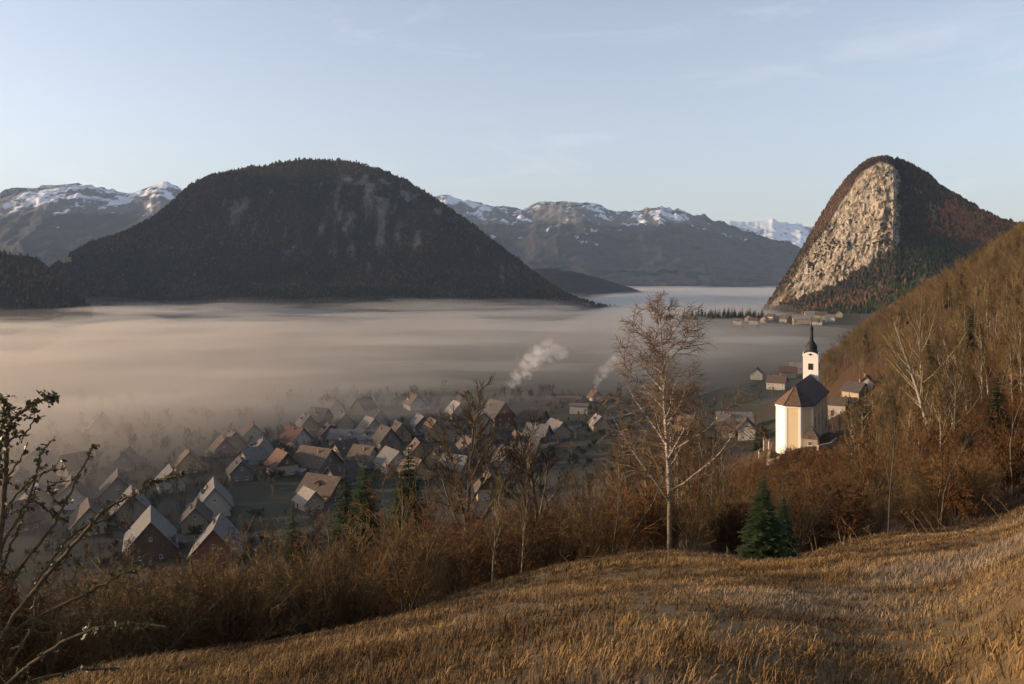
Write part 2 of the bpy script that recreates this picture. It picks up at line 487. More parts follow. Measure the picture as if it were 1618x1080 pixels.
range_('mountain_range', 'snow-dusted blue-grey mountain ridge behind the rounded mountain, paler sky side',
       [(-500, 330), (-200, 322), (-80, 316), (0, 311), (40, 301), (80, 296), (120, 289), (150, 295), (180, 300), (200, 309), (225, 306), (240, 298), (262, 290), (285, 296), (330, 330), (400, 385), (460, 430)],
       -500, 460, 9000, 5800, 333, 0.42, 11.0)
range_('mountain_range', 'long snow-crested mountain range between the rounded mountain and the rock peak',
       [(560, 360), (640, 320), (690, 308), (715, 311), (750, 320), (800, 328), (850, 326), (880, 320), (930, 317), (960, 330), (1000, 336), (1040, 327), (1080, 335), (1120, 345), (1160, 360), (1200, 372), (1250, 385), (1300, 402), (1400, 430)],
       560, 1400, 9800, 6200, 345, 0.38, 23.0)
range_('mountain_range', 'distant white snow peaks beside the rock peak',
       [(1040, 372), (1100, 362), (1150, 350), (1175, 351), (1195, 350), (1220, 346), (1240, 355), (1260, 352), (1280, 357), (1350, 372), (1450, 400)],
       1040, 1450, 15000, 11500, 385, -0.3, 31.0, amp=420, length=1300, jit=5)
# unseen ridge added outside the frame to keep low sun off the rounded mountain
def side_ridge():
    px = np.arange(-1500, -235, 9.0)
    Yc = np.interp(px, [-1500, -900, -600, -235], [2150., 2330., 2700., 3700.])
    zc = np.interp(px, [-1500, -1000, -820, -650, -450, -235], [120., 380., 620., 720., 740., 640.])
    cr = HZ - (zc - EYE) / Yc * F + 6 * fbm(px / 90, 3.0, 0, 4)
    Yf = Yc - 500
    pf = HZ + 90 / Yf * F
    rows = [(pf, Yf), (pf - (pf - cr) * .5, Yf * .5 + Yc * .5), (cr, Yc)]
    X, Y, Z, lv, n = relief(px, rows, nr=40, noise_amp=80, noise_len=500, seed=9.0)
    put_mountain('shade_ridge', 'unseen forested ridge added beyond the wooded hill to shade the rounded mountain', 'hill', X, Y, Z, M_dark, {})
side_ridge()

# ------------------------------------------------------------------ the rock peak
ROCK_CR = [(1185, 512), (1200, 498), (1215, 475), (1235, 445), (1260, 405), (1280, 370), (1300, 335), (1320, 302), (1345, 273), (1370, 254), (1395, 247), (1420, 254), (1450, 268), (1475, 285), (1485, 297), (1520, 315), (1550, 335), (1575, 347), (1620, 358), (1700, 370), (1800, 400)]
def rock_peak():
    px = np.arange(1186, 1800, 1.6)
    cr = outline(px, ROCK_CR, 1.0, 3.0, 9)
    rim = np.interp(px, [1186, 1210, 1235, 1255, 1270, 1300, 1330, 1345, 1360, 1390, 1410, 1416, 1430, 1460, 1490, 1530, 1600, 1800], [511, 488, 462, 438, 405, 368, 318, 297, 272, 255, 262, 268, 285, 300, 322, 345, 385, 420])
    rim = np.maximum(rim, cr + 1.5)
    apr = np.interp(px, [1186, 1210, 1235, 1270, 1300, 1330, 1360, 1390, 1410, 1425, 1450, 1480, 1520, 1600, 1800], [512, 498, 486, 474, 462, 448, 428, 408, 396, 392, 378, 372, 380, 400, 430])
    apr = np.maximum(apr, rim + 1.5)
    Yf = np.interp(px, [1186, 1230, 1300, 1410, 1500, 1600, 1800], [1960, 1700, 1560, 1440, 1400, 1300, 1200])
    pf = np.interp(px, [1186, 1230, 1300, 1410, 1500, 1800], [515, 512, 506, 494, 480, 470])
    pf = np.maximum(pf, apr + 1)
    Ya = np.interp(px, [1186, 1230, 1300, 1360, 1412, 1440, 1500, 1600, 1800], [2040, 1985, 1905, 1850, 1800, 1850, 1930, 1900, 1800])
    Yr = Ya + np.interp(px, [1186, 1300, 1400, 1412, 1450, 1520, 1800], [10, 55, 60, 60, 70, 90, 120])
    Yc = Yr + np.interp(px, [1186, 1260, 1330, 1395, 1450, 1520, 1800], [15, 60, 110, 120, 120, 110, 120])
    rows = [(pf, Yf), (pf * .45 + apr * .55, Yf * .4 + Ya * .6), (apr, Ya), (apr * .75 + rim * .25, Ya * .8 + Yr * .2), (apr * .3 + rim * .7, Ya * .38 + Yr * .62), (rim, Yr), (rim * .3 + cr * .7, Yr * .5 + Yc * .5), (cr, Yc)]
    X, Y, Z, lv, n = relief(px, rows, nr=230, noise_amp=26, noise_len=75, ridged=0.5, seed=6.6, z_noise=0.45)
    a, r = 2 / 7, 5 / 7
    on = smooth(a - 0.01, a + 0.02, lv) * (1 - smooth(r - 0.02, r + 0.015, lv))
    crag = fbm(X / 11, Y / 11, Z / 17, 4, 0.65, ridged=True)
    Y = Y - crag * 6.5 * on; X = X - crag * 3.2 * on
    led = fbm(X / 30, Y / 30, Z / 9, 4, 0.6)
    Z = Z + led * 2.5 * on
    pxg = np.broadcast_to(px[None], X.shape)
    g = fbm(X / 40, Y / 40, Z / 40, 5, 0.6)
    g2 = fbm(X / 10, Y / 10, Z / 14, 4, 0.6)
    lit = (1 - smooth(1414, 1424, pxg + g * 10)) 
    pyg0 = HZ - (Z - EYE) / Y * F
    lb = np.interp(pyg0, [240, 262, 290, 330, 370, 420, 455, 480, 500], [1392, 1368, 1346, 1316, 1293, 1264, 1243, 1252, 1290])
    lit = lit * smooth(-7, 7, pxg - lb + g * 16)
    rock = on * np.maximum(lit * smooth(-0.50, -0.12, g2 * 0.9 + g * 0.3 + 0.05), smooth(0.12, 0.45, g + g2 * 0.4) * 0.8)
    # wooded ledges running across the face
    pyg = HZ - (Z - EYE) / Y * F
    ledge = np.exp(-((pyg - (395 + (pxg - 1300) * 0.62)) / 5.5) ** 2) * (pxg < 1372) * (pxg > 1288) + np.exp(-((pyg - (455 + (pxg - 1280) * -0.1)) / 4) ** 2) * (pxg < 1330) * (pxg > 1250) * .8
    rock = rock * (1 - smooth(0.2, 0.7, ledge * .42 + g2 * 0.8 + g * .55))
    scar = smooth(0.35, 0.6, fbm(X / 30, Y / 30, Z / 25 + 9, 4) + 0.35) * smooth(1185, 1205, pxg) * (1 - smooth(1235, 1255, pxg)) * smooth(0.25, 0.5, g2 + .3) * (pyg > 455)
    rock = np.maximum(rock, scar * 0.5 * smooth(0.1, 0.5, g))
    m = NT('limestone cliff and wood')
    p = m.pos()
    a1 = m.noise(m.scaled(p, (1, 1, 0.5)), 0.045, 6, 0.7, 0.8); a2 = m.noise(p, 0.17, 6, 0.78); a3 = m.noise(m.scaled(p, (1, 1, 0.3)), 0.16, 5, 0.7, 1.2)
    st = m.mix(m.ramp(a1, [(0.3, 0), (0.7, 1)]), (0.26, 0.22, 0.175), (0.55, 0.465, 0.36))
    st = m.mix(m.ramp(a3, [(0.38, 0.9), (0.53, 0.0)]), st, (0.13, 0.115, 0.095))
    st = m.mix(m.ramp(a2, [(0.535, 0.0), (0.60, 0.92)]), st, (0.055, 0.045, 0.024))
    dn = m.n('ShaderNodeTexNoise'); m.l(p, dn.inputs['Vector']); dn.inputs['Scale'].default_value = 0.06; dn.inputs['Detail'].default_value = 4
    dv = m.n('ShaderNodeVectorMath', operation='MULTIPLY_ADD'); m.l(dn.outputs['Color'], dv.inputs[0]); dv.inputs[1].default_value = (22, 22, 22); m.l(m.scaled(p, (1, 1, .55)), dv.inputs[2])
    e1 = m.voro(dv.outputs[0], 0.055, 'DISTANCE_TO_EDGE'); e2 = m.voro(dv.outputs[0], 0.15, 'DISTANCE_TO_EDGE')
    st = m.mix(m.ramp(e1, [(0.0, 0.85), (0.09, 0.0)]), st, (0.06, 0.052, 0.042))
    st = m.mix(m.ramp(e2, [(0.0, 0.7), (0.10, 0.0)]), st, (0.10, 0.085, 0.068))
    w1 = m.noise(p, 0.03, 4, 0.6); w2 = m.noise(p, 0.18, 4, 0.7)
    wd = m.mix(m.ramp(w1, [(0.38, 0), (0.62, 1)]), (0.050, 0.034, 0.018), (0.095, 0.052, 0.024))
    wd = m.mix(m.ramp(w2, [(0.45, 0), (0.68, 0.85)]), wd, (0.035, 0.028, 0.014))
    m.bump(m.math('ADD', m.math('MULTIPLY', a2, 0.5), m.ramp(e1, [(0.0, 0.0), (0.15, 1.0)])), 1.0, 2.5)
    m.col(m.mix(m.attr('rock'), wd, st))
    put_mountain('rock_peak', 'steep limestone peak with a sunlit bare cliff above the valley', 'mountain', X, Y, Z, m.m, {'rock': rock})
    return X, Y, Z, lv, np.where((lv > a + .02) & (lv < r - .02), np.maximum(rock, lit), rock)
rock_s = rock_peak()
# ------------------------------------------------------------------ fog in the valley
def volume_mat(name, dens, colr, aniso=0.0):
    m = bpy.data.materials.new(name); m.use_nodes = True
    t = m.node_tree; t.nodes.clear()
    v = t.nodes.new('ShaderNodeVolumePrincipled')
    v.inputs['Color'].default_value = (*colr, 1)
    v.inputs['Density'].default_value = dens
    v.inputs['Anisotropy'].default_value = aniso
    o = t.nodes.new('ShaderNodeOutputMaterial')
    t.links.new(v.outputs['Volume'], o.inputs['Volume'])
    return m

def fog_layer(label, top, rough, near, ramp_len, dens, seed, wl=160.0, colr=(0.96, 0.96, 0.97), g=0.55, end=1900.0, west=None, n=(150, 170)):
    # columns by bearing, rows by distance: a closed sheet of air lying on the valley floor
    th = np.radians(np.linspace(-72, 36, n[1]))
    r = np.exp(np.linspace(math.log(260), math.log(14000), n[0]))
    T, RR = np.meshgrid(th, r)
    x, y = RR * np.sin(T), RR * np.cos(T)
    px = CX + F * np.tan(np.clip(T, -0.9, 0.9))
    nr = np.interp(px, [-1500, 0, 300, 600, 850, 1000, 1100, 1280, 1400], [near - 190, near - 170, near - 110, near - 20, near + 20, near + 60, near + 150, near + 260, near + 330])
    wisp = fbm(x / wl + seed, y / wl * 0.6, seed, 5, 0.55)
    wisp2 = fbm(x / wl / 5 + seed, y / wl / 9, seed + 3, 4, 0.6)
    open_ = 1 - smooth(880, 1010, px + wisp * 60)                   # the fog thins out towards the dark mountain foot
    far = 1 - 0.93 * open_ * smooth(end - 650, end + 150, RR + wisp * 520 + wisp2 * 200 + 700 * fbm(px / 170 + seed, RR / 1500, seed, 3) + 260 * smooth(500, 100, px))
    k = smooth(0, ramp_len, RR - nr + wisp * 120)
    if west: k = k * (1 - smooth(west[0], west[1], px + wisp * 110))
    zt = -6 + (top + 6 + rough * wisp + rough * 0.45 * wisp2) * k * far
    zb = np.full_like(zt, -8.0)
    nrr, nc = x.shape
    co = np.concatenate([np.stack([x, y, zt], -1).reshape(-1, 3), np.stack([x, y, zb], -1).reshape(-1, 3)])
    f = grid_faces(nrr, nc); N = nrr * nc
    fb = f[:, ::-1] + N
    ring = np.concatenate([np.arange(nc), np.arange(1, nrr) * nc + nc - 1, (nrr - 1) * nc + np.arange(nc - 2, -1, -1), np.arange(nrr - 2, 0, -1) * nc])
    nx = np.roll(ring, -1)
    side = np.stack([nx, ring, ring + N, nx + N], 1)
    me = np_mesh('valley_fog', co, np.concatenate([f, fb, side]), True)
    tag(link('valley_fog', me, volume_mat('fog', dens, colr, g)), label, 'fog', kind='stuff')

SMOKY = (0.81, 0.745, 0.67)
fog_layer('thin smoky haze drifting over the village roofs', 18, 9, 410, 240, 0.0040, 1.0, colr=SMOKY, g=0.72)
fog_layer('thick warm mist pooled over the fields before the wooded hill', 16, 10, 490, 190, 0.0062, 21.0, colr=SMOKY, g=0.72, west=(380, 860))
fog_layer('low brownish fog bank lying over the valley fields', 17, 11, 640, 420, 0.0036, 5.0, colr=SMOKY, g=0.72)
fog_layer('dense pale fog filling the far valley floor', 12, 8, 1000, 700, 0.0060, 9.0, 240, colr=(0.90, 0.88, 0.86), end=1700.0, g=0.6)
fog_layer('uppermost torn veil of fog against the dark mountain foot', 24, 20, 900, 900, 0.0012, 13.0, 420, colr=(0.90, 0.86, 0.80), end=2150.0, g=0.7)

fog_layer('faint veil of mist climbing the foot of the rounded mountain', 27, 20, 1250, 600, 0.00045, 33.0, 170, colr=(0.86, 0.83, 0.79), end=9000.0, g=0.6, west=(880, 1010))
fog_layer('faintest upper breath of mist on the rounded mountain', 36, 26, 1400, 700, 0.00018, 37.0, 230, colr=(0.86, 0.84, 0.81), end=9000.0, g=0.6, west=(860, 1000))

def fog_wisps():
    """long flat drifts of thicker fog lying in and on the fog bank"""
    r = np.random.RandomState(42)
    V, Fc, base = [], [], 0
    bm = bmesh.new(); bmesh.ops.create_icosphere(bm, subdivisions=4, radius=1.0)
    bm.verts.ensure_lookup_table()
    sv = np.array([v.co[:] for v in bm.verts]); sf = np.array([[v.index for v in f.verts] for f in bm.faces]); bm.free()
    spots = []
    for k in range(150):
        py = r.choice([r.uniform(484, 520), r.uniform(500, 570), r.uniform(560, 650)], p=[.34, .40, .26])
        px = r.uniform(-250, 1010) if py < 520 else r.uniform(-250, 1230)
        if py > 560: px = r.uniform(-200, 800)
        zc = r.uniform(9, 22)
        Y = (EYE - zc) * F / (py - HZ)
        x = (px - CX) / F * Y
        lx = r.uniform(60, 190) * (Y / 1100) ** .9; ly = lx * r.uniform(.25, .6); lz = r.uniform(2.2, 6.5) * (Y / 1300) ** .5
        if k > 92:                                             # drifts along the mountain foot
            py = r.uniform(472, 497); px = r.uniform(60, 930); zc = r.uniform(12, 38); Y = min((EYE - zc) * F / (py - HZ), 2080); x = (px - CX) / F * Y; lx = r.uniform(70, 260); ly = lx * .3; lz = r.uniform(4, 10)
        if any(abs(x - q[0]) < (lx + q[2]) * .8 and abs(Y - q[1]) < (ly + q[3]) * .8 for q in spots): continue
        spots.append((x, Y, lx, ly))
        d = sv * np.array([lx, ly, lz])
        n = fbm(sv[:, 0] * 2.2 + k * 7.1, sv[:, 1] * 2.2, sv[:, 2] * 1.2, 5, .6)
        d = d * (1 + .75 * n)[:, None]
        d[:, 2] += 2.5 * fbm(d[:, 0] / 60 + k, d[:, 1] / 60, 0, 3)
        an = r.normal(0, .12)
        V.append(np.stack([d[:, 0] * math.cos(an) - d[:, 1] * math.sin(an) + x, d[:, 0] * math.sin(an) + d[:, 1] * math.cos(an) + Y, d[:, 2] + zc], -1))
        Fc.append(sf + base); base += len(sv)
    me = np_mesh('fog_wisps', np.concatenate(V), np.concatenate(Fc), True)
    tag(link('fog_wisps', me, volume_mat('fog wisps', 0.0065, (0.86, 0.81, 0.745), 0.7)), 'long thin drifts of thicker fog streaking the fog bank', 'fog', kind='stuff')
fog_wisps()

def haze():
    bm = bmesh.new()
    x0, x1, y0, y1, z0, z1 = -17000, 17000, -400, 20000, -10, 2300
    v = [bm.verts.new((x, y, z)) for x in (x0, x1) for y in (y0, y1) for z in (z0, z1)]
    for f in ((0, 1, 3, 2), (4, 6, 7, 5), (0, 4, 5, 1), (2, 3, 7, 6), (0, 2, 6, 4), (1, 5, 7, 3)):
        bm.faces.new([v[i] for i in f])
    bmesh.ops.recalc_face_normals(bm, faces=bm.faces)
    me = bpy.data.meshes.new('haze'); bm.to_mesh(me); bm.free()
    tag(link('haze', me, volume_mat('haze', 2.6e-5, (0.55, 0.74, 1.0), 0.1)), 'thin blue morning air filling the whole valley', 'haze', kind='stuff')
haze()
# ------------------------------------------------------------------ woody plants
rng = random.Random(11)

def perp(d, rnd):
    a = Vector((rnd.gauss(0, 1), rnd.gauss(0, 1), rnd.gauss(0, 1)))
    a -= d * a.dot(d)
    return a.normalized() if a.length > 1e-6 else Vector((1, 0, 0))

def grow(seed, H, spec, trunk_r, lean=0.03, stems=1, spread=0.0):
    """-> list of (level, points, radii).  spec[l] = (children, t0, t1, angle lo, angle hi, length ratio lo, hi, up, wobble, segments)"""
    rnd = random.Random(seed)
    out = []
    def branch(p, d, L, r, lev):
        sp = spec[lev]
        n = sp[9]
        pts, rad = [p.copy()], [r]
        dd = d.copy()
        for i in range(n):
            dd = (dd + perp(dd, rnd) * sp[8] + Vector((0, 0, sp[7])) * (1.0 / n)).normalized()
            p = p + dd * (L / n)
            pts.append(p.copy())
            t = (i + 1) / n
            rad.append(r * (1 - t) ** 0.8 + r * (0.16 if lev < len(spec) - 1 else 0.45) * t)
        out.append((lev, pts, rad))
        if lev + 1 >= len(spec): return
        cs = spec[lev + 1]
        k = max(1, int(round(cs[0] * rnd.uniform(0.75, 1.25))))
        for j in range(k):
            t = cs[1] + (cs[2] - cs[1]) * (j + rnd.uniform(0.1, 0.9)) / k
            q = t * n; i = min(int(q), n - 1); f = q - i
            base = pts[i].lerp(pts[i + 1], f)
            dirn = (pts[i + 1] - pts[i]).normalized()
            ang = R(rnd.uniform(cs[3], cs[4]))
            nd = (dirn * math.cos(ang) + perp(dirn, rnd) * math.sin(ang)).normalized()
            taper = 1.0 - 0.62 * (t - cs[1]) / max(cs[2] - cs[1], 1e-3) if lev == 0 else 1.0 - 0.35 * t
            cl = L * rnd.uniform(cs[5], cs[6]) * taper
            cr = min(rad[i] * 0.62, max(cl * 0.02, 0.008)) if lev + 1 < len(spec) - 1 else spec[-1][10]
            branch(base, nd, cl, max(cr, spec[-1][10] * 1.05), lev + 1)
    for s in range(stems):
        a = 2 * math.pi * s / stems + rnd.uniform(-.6, .6)
        d = Vector((math.cos(a) * (lean + spread * rnd.uniform(.4, 1)), math.sin(a) * (lean + spread * rnd.uniform(.4, 1)), 1)).normalized()
        o = Vector((math.cos(a), math.sin(a), 0)) * (0.25 * (stems > 1) * rnd.random())
        branch(o - Vector((0, 0, 0.3)), d, H * rnd.uniform(0.72, 1.0) if stems > 1 else H, trunk_r * (rnd.uniform(.6, 1) if stems > 1 else 1), 0)
    return out

def tubes(chains, sides):
    co, fa, base = [], [], 0
    for lev, pts, rad in chains:
        k = sides(lev)
        n = len(pts)
        P3 = np.array([tuple(p) for p in pts]); rr = np.array(rad)
        tan = np.gradient(P3, axis=0); tan /= np.linalg.norm(tan, axis=1, keepdims=True) + 1e-9
        ref = np.array([0.31, 0.17, 0.93]) if abs(tan[0, 2]) < 0.8 else np.array([0.94, 0.3, 0.1])
        a = np.cross(tan, ref); a /= np.linalg.norm(a, axis=1, keepdims=True) + 1e-9
        b = np.cross(tan, a)
        th = np.arange(k) * 2 * math.pi / k
        ring = P3[:, None] + rr[:, None, None] * (np.cos(th)[None, :, None] * a[:, None] + np.sin(th)[None, :, None] * b[:, None])
        co.append(ring.reshape(-1, 3))
        i = np.arange(n - 1)[:, None] * k + np.arange(k)[None]
        j = np.arange(n - 1)[:, None] * k + (np.arange(k)[None] + 1) % k
        fa.append(np.stack([i, j, j + k, i + k], -1).reshape(-1, 4) + base)
        base += n * k
    return np.concatenate(co), np.concatenate(fa)

def leaf_faces(chains, lev_min, per, size, seed, tmin=0.2):
    r = np.random.RandomState(seed)
    pts = []
    for lev, p, rad in chains:
        if lev < lev_min: continue
        P3 = np.array([tuple(q) for q in p])
        for _ in range(per):
            t = r.uniform(tmin, 1) * (len(P3) - 1); i = min(int(t), len(P3) - 2); f = t - i
            pts.append(P3[i] * (1 - f) + P3[i + 1] * f)
    pts = np.array(pts) + r.normal(0, size * 0.5, (len(pts), 3))
    n = len(pts)
    a = r.normal(0, 1, (n, 3)); a /= np.linalg.norm(a, axis=1, keepdims=True)
    b = np.cross(a, r.normal(0, 1, (n, 3))); b /= np.linalg.norm(b, axis=1, keepdims=True)
    s = size * r.uniform(.6, 1.3, (n, 1))
    co = np.stack([pts - a * s, pts + b * s * .55, pts + a * s, pts - b * s * .55], 1).reshape(-1, 3)
    return co, np.arange(4 * n).reshape(-1, 4)

def bark(name, a, b, scale=1.0):
    m = NT(name)
    n = m.noise(m.scaled(m.objpos(), (6, 6, 1.2)), scale, 4)
    c = m.mix(m.ramp(n, [(0.35, 0), (0.65, 1)]), a, b)
    v = m.ramp(m.rand(), [(0.0, 0.65), (1.0, 1.35)])
    return m.col(m.mix(1.0, c, v, 'MULTIPLY'))

def twigs(name, a, b):
    m = NT(name)
    c = m.mix(m.rand(), a, b)
    n = m.noise(m.objpos(), 0.6, 3)
    return m.col(m.mix(1.0, c, m.ramp(n, [(0.3, 0.65), (0.7, 1.35)]), 'MULTIPLY'))

MB_bark = bark('grey brown bark', (0.075, 0.06, 0.04), (0.15, 0.12, 0.075))
MB_pale = bark('pale bark', (0.16, 0.135, 0.095), (0.29, 0.25, 0.18))
MT_olive = twigs('olive brown twigs', (0.070, 0.046, 0.022), (0.175, 0.115, 0.045))
MT_rust = twigs('rusty twigs', (0.075, 0.034, 0.014), (0.165, 0.080, 0.029))
MT_red = twigs('reddish birch twigs', (0.125, 0.080, 0.050), (0.14, 0.09, 0.055))
ML_rust = twigs('withered beech leaves', (0.085, 0.040, 0.015), (0.14, 0.068, 0.023))
MT_dark = twigs('dark brown twigs', (0.055, 0.036, 0.020), (0.07, 0.045, 0.026))
MT_dim = twigs('grey twigs', (0.065, 0.055, 0.042), (0.085, 0.07, 0.05))

def birch_bark():
    m = NT('birch bark')
    p = m.objpos()
    z = m.n('ShaderNodeSeparateXYZ'); m.l(p, z.inputs[0])
    n = m.noise(m.scaled(p, (3, 3, 9)), 1.0, 5, 0.7)
    c = m.mix(m.ramp(n, [(0.46, 0.0), (0.56, 1.0)]), (0.36, 0.31, 0.24), (0.09, 0.07, 0.05))
    low = m.ramp(m.math('MULTIPLY', z.outputs[2], 0.1), [(0.25, 0.75), (0.6, 0.0)])
    return m.col(m.mix(low, c, (0.13, 0.10, 0.06)))
MB_birch = birch_bark()

TW = 0.022
#            kids t0   t1   a0  a1  l0   l1   up   wob  seg  rmin
def spec_tree(tw=TW, k1=11, k2=8, k3=6, up=0.45):
    return [(0, 0, 0, 0, 0, 0, 0, 0.0, 0.07, 8),
            (k1, 0.28, 0.97, 28, 55, 0.40, 0.62, up, 0.10, 5),
            (k2, 0.25, 1.0, 25, 50, 0.34, 0.55, up * .8, 0.12, 3),
            (k3, 0.2, 1.0, 20, 50, 0.35, 0.65, up * .5, 0.10, 2, tw)]
SPEC_SLIM = lambda tw: [(0, 0, 0, 0, 0, 0, 0, 0.0, 0.05, 8),
            (15, 0.30, 0.98, 20, 42, 0.22, 0.40, 0.5, 0.08, 4),
            (8, 0.2, 1.0, 20, 45, 0.30, 0.55, 0.4, 0.10, 3),
            (5, 0.2, 1.0, 20, 45, 0.40, 0.70, 0.3, 0.08, 2, tw)]
SPEC_SHRUB = lambda tw: [(0, 0, 0, 0, 0, 0, 0, 0.1, 0.16, 6),
            (8, 0.15, 1.0, 22, 60, 0.30, 0.55, 0.30, 0.20, 4),
            (6, 0.15, 1.0, 22, 60, 0.35, 0.60, 0.20, 0.22, 2),
            (4, 0.2, 1.0, 25, 60, 0.40, 0.65, 0.15, 0.10, 1, tw)]
SPEC_BIRCH = [(0, 0, 0, 0, 0, 0, 0, 0.0, 0.045, 14),
            (30, 0.20, 0.99, 35, 62, 0.30, 0.48, 0.55, 0.11, 6),
            (9, 0.2, 1.0, 25, 55, 0.30, 0.50, 0.10, 0.14, 4),
            (10, 0.15, 1.0, 25, 60, 0.45, 0.80, -0.45, 0.12, 3, 0.016)]

class Kind:
    """one kind of woody plant: wood mesh + crown mesh (fine branches or leaves), copied for each individual"""
    def __init__(self, name, chains, H, bark_m, twig_m, split, leaves=None, leaf_m=None, sides=lambda l: (6, 5, 3, 3)[min(l, 3)], wood='trunk', crown='crown'):
        self.name, self.H, self.wood, self.crown = name, H, wood, crown
        co, fa = tubes([c for c in chains if c[0] < split], sides)
        self.me_w = np_mesh(name + '_' + wood, co, fa, True); self.me_w.materials.append(bark_m)
        co, fa = tubes([c for c in chains if c[0] >= split], sides)
        mats = [twig_m]
        if leaves:
            lc, lf = leaf_faces(chains, *leaves)
            nf = len(fa)
            fa = np.concatenate([fa, lf + len(co)]); co = np.concatenate([co, lc])
        self.me_c = np_mesh(name + '_' + crown, co, fa, False)
        self.me_c.materials.append(twig_m)
        if leaves:
            self.me_c.materials.append(leaf_m)
            mi = np.zeros(len(fa), dtype=np.int32); mi[nf:] = 1
            self.me_c.polygons.foreach_set('material_index', mi)
        self.top = float(max(co[:, 2].max(), 0.1))
    def put(self, x, y, z, height, rz, label, cat, group=None, sx=1.0, name=None, lean=(0, 0)):
        s = height / self.top
        e = empty(name or self.name, (x, y, z), rz)
        e.scale = (s * sx, s * sx, s)
        e.rotation_euler = (lean[0], lean[1], rz)
        link(self.wood, self.me_w, None, e); link(self.crown, self.me_c, None, e)
        return tag(e, label, cat, group)

def spruce_mesh(seed, H=10.0, width=0.34, dens=1.0, low=0.04):
    r = np.random.RandomState(seed)
    tris = []; cols = []
    n = int(46 * dens)
    for i in range(n):
        t = low + (1 - low) * (i + r.uniform(0, .8)) / n
        z = H * t
        L0 = H * width * (1 - t) ** 0.85 * r.uniform(.8, 1.1) * .5 + 0.06
        kb = 6 if t < .8 else 4
        a0 = r.uniform(0, 6.28)
        for k in range(kb):
            a = a0 + k * 6.283 / kb + r.uniform(-.3, .3)
            L = L0 * r.uniform(.72, 1.15)
            d = np.array([math.cos(a), math.sin(a), 0]); s = np.array([-math.sin(a), math.cos(a), 0])
            tip = d * L + np.array([0, 0, -0.30 * L + 0.12 * L * t])
            m = int(5 + 5 * min(L / 1.2, 1))
            for q in range(m):
                f = (q + .3) / m
                b = np.array([0, 0, z]) + tip * f + np.array([0, 0, 0.10 * L * f * f])
                wl = L * (0.42 * (1 - f) + 0.12) * r.uniform(.7, 1.2)
                for sg in (-1, 1):
                    e = b + s * sg * wl + d * wl * .55 + np.array([0, 0, -0.16 * wl + r.uniform(-.08, .05) * L])
                    c = b + d * wl * .5 + np.array([0, 0, -.02 * L])
                    tris.append((b - d * .12 * L / m, e, c))
    co = np.array(tris).reshape(-1, 3)
    return co, np.arange(len(co)).reshape(-1, 3)

MS_green = twigs('spruce needles', (0.020, 0.034, 0.012), (0.034, 0.052, 0.018))
MS_fresh = twigs('young spruce needles', (0.026, 0.042, 0.013), (0.030, 0.048, 0.015))

class Spruce:
    def __init__(self, name, seed, mat, width=0.34, dens=1.0, low=.04):
        self.name = name; self.top = 10.0
        co, fa = spruce_mesh(seed, 10.0, width, dens, low)
        self.me_c = np_mesh(name + '_crown', co, fa); self.me_c.materials.append(mat)
        ch = [(0, [Vector((0, 0, z)) for z in (-.4, 2, 5, 8, 9.9)], [.17, .14, .09, .05, .015])]
        co, fa = tubes(ch, lambda l: 6)
        self.me_w = np_mesh(name + '_trunk', co, fa, True); self.me_w.materials.append(MB_bark)
        self.wood, self.crown = 'trunk', 'crown'
    put = Kind.put

def kinds():
    K = {}
    K['bare'] = [Kind('bare_tree', grow(100 + i, 11, spec_tree(0.022, 10 + i % 3, 7, 5), 0.20), 11, MB_bark, MT_olive, 2) for i in range(5)]
    K['slim'] = [Kind('slender_tree', grow(140 + i, 13, SPEC_SLIM(0.022), 0.19), 13, MB_pale, MT_olive, 2) for i in range(3)]
    K['shrub'] = [Kind('bare_shrub', grow(200 + i, 5, SPEC_SHRUB(0.011), 0.045, stems=11 + i, spread=0.38), 5, MB_bark, MT_rust if i % 2 else MT_olive, 1, wood='stems', crown='twigs') for i in range(4)]
    K['sapling'] = [Kind('bare_sapling', grow(240 + i, 6, SPEC_SHRUB(0.011), 0.05, stems=2, spread=0.10), 6, MB_bark, MT_olive if i % 2 else MT_rust, 1, wood='stems', crown='twigs') for i in range(3)]
    K['beech'] = []
    for i in range(3):
        ch = grow(260 + i, 5, SPEC_SHRUB(0.012), 0.05, stems=4, spread=0.22)
        K['beech'].append(Kind('withered_beech', ch, 5, MB_bark, MT_rust, 1, leaves=(2, 5, 0.075, 5 + i), leaf_m=ML_rust, wood='stems', crown='leaves'))
    K['village'] = [Kind('garden_tree', grow(160 + i, 10, spec_tree(0.05, 11, 7, 4, 0.4), 0.2), 10, MB_bark, MT_dim, 2) for i in range(4)]
    K['bush'] = [Kind('garden_bush', grow(280 + i, 4, SPEC_SHRUB(0.05), 0.05, stems=7, spread=0.5), 4, MB_bark, MT_dim, 1, wood='stems', crown='twigs') for i in range(3)]
    K['spruce'] = [Spruce('spruce_tree', 300 + i, MS_green, (0.36, 0.42, 0.5)[i], 1.0) for i in range(3)]
    return K
K = kinds()

# ---------------------------------------------------- single trees that stand out
def put_at(kind, px, py, Y, top_py, rz, label, cat, group=None, sx=1.0, name=None, lean=(0, 0)):
    x = (px - CX) / F * Y
    z = gz(x, Y)
    h = (EYE - (top_py - HZ) / F * Y) - z
    return kind.put(x, Y, z - 0.05, h, rz, label, cat, group, sx, name, lean)

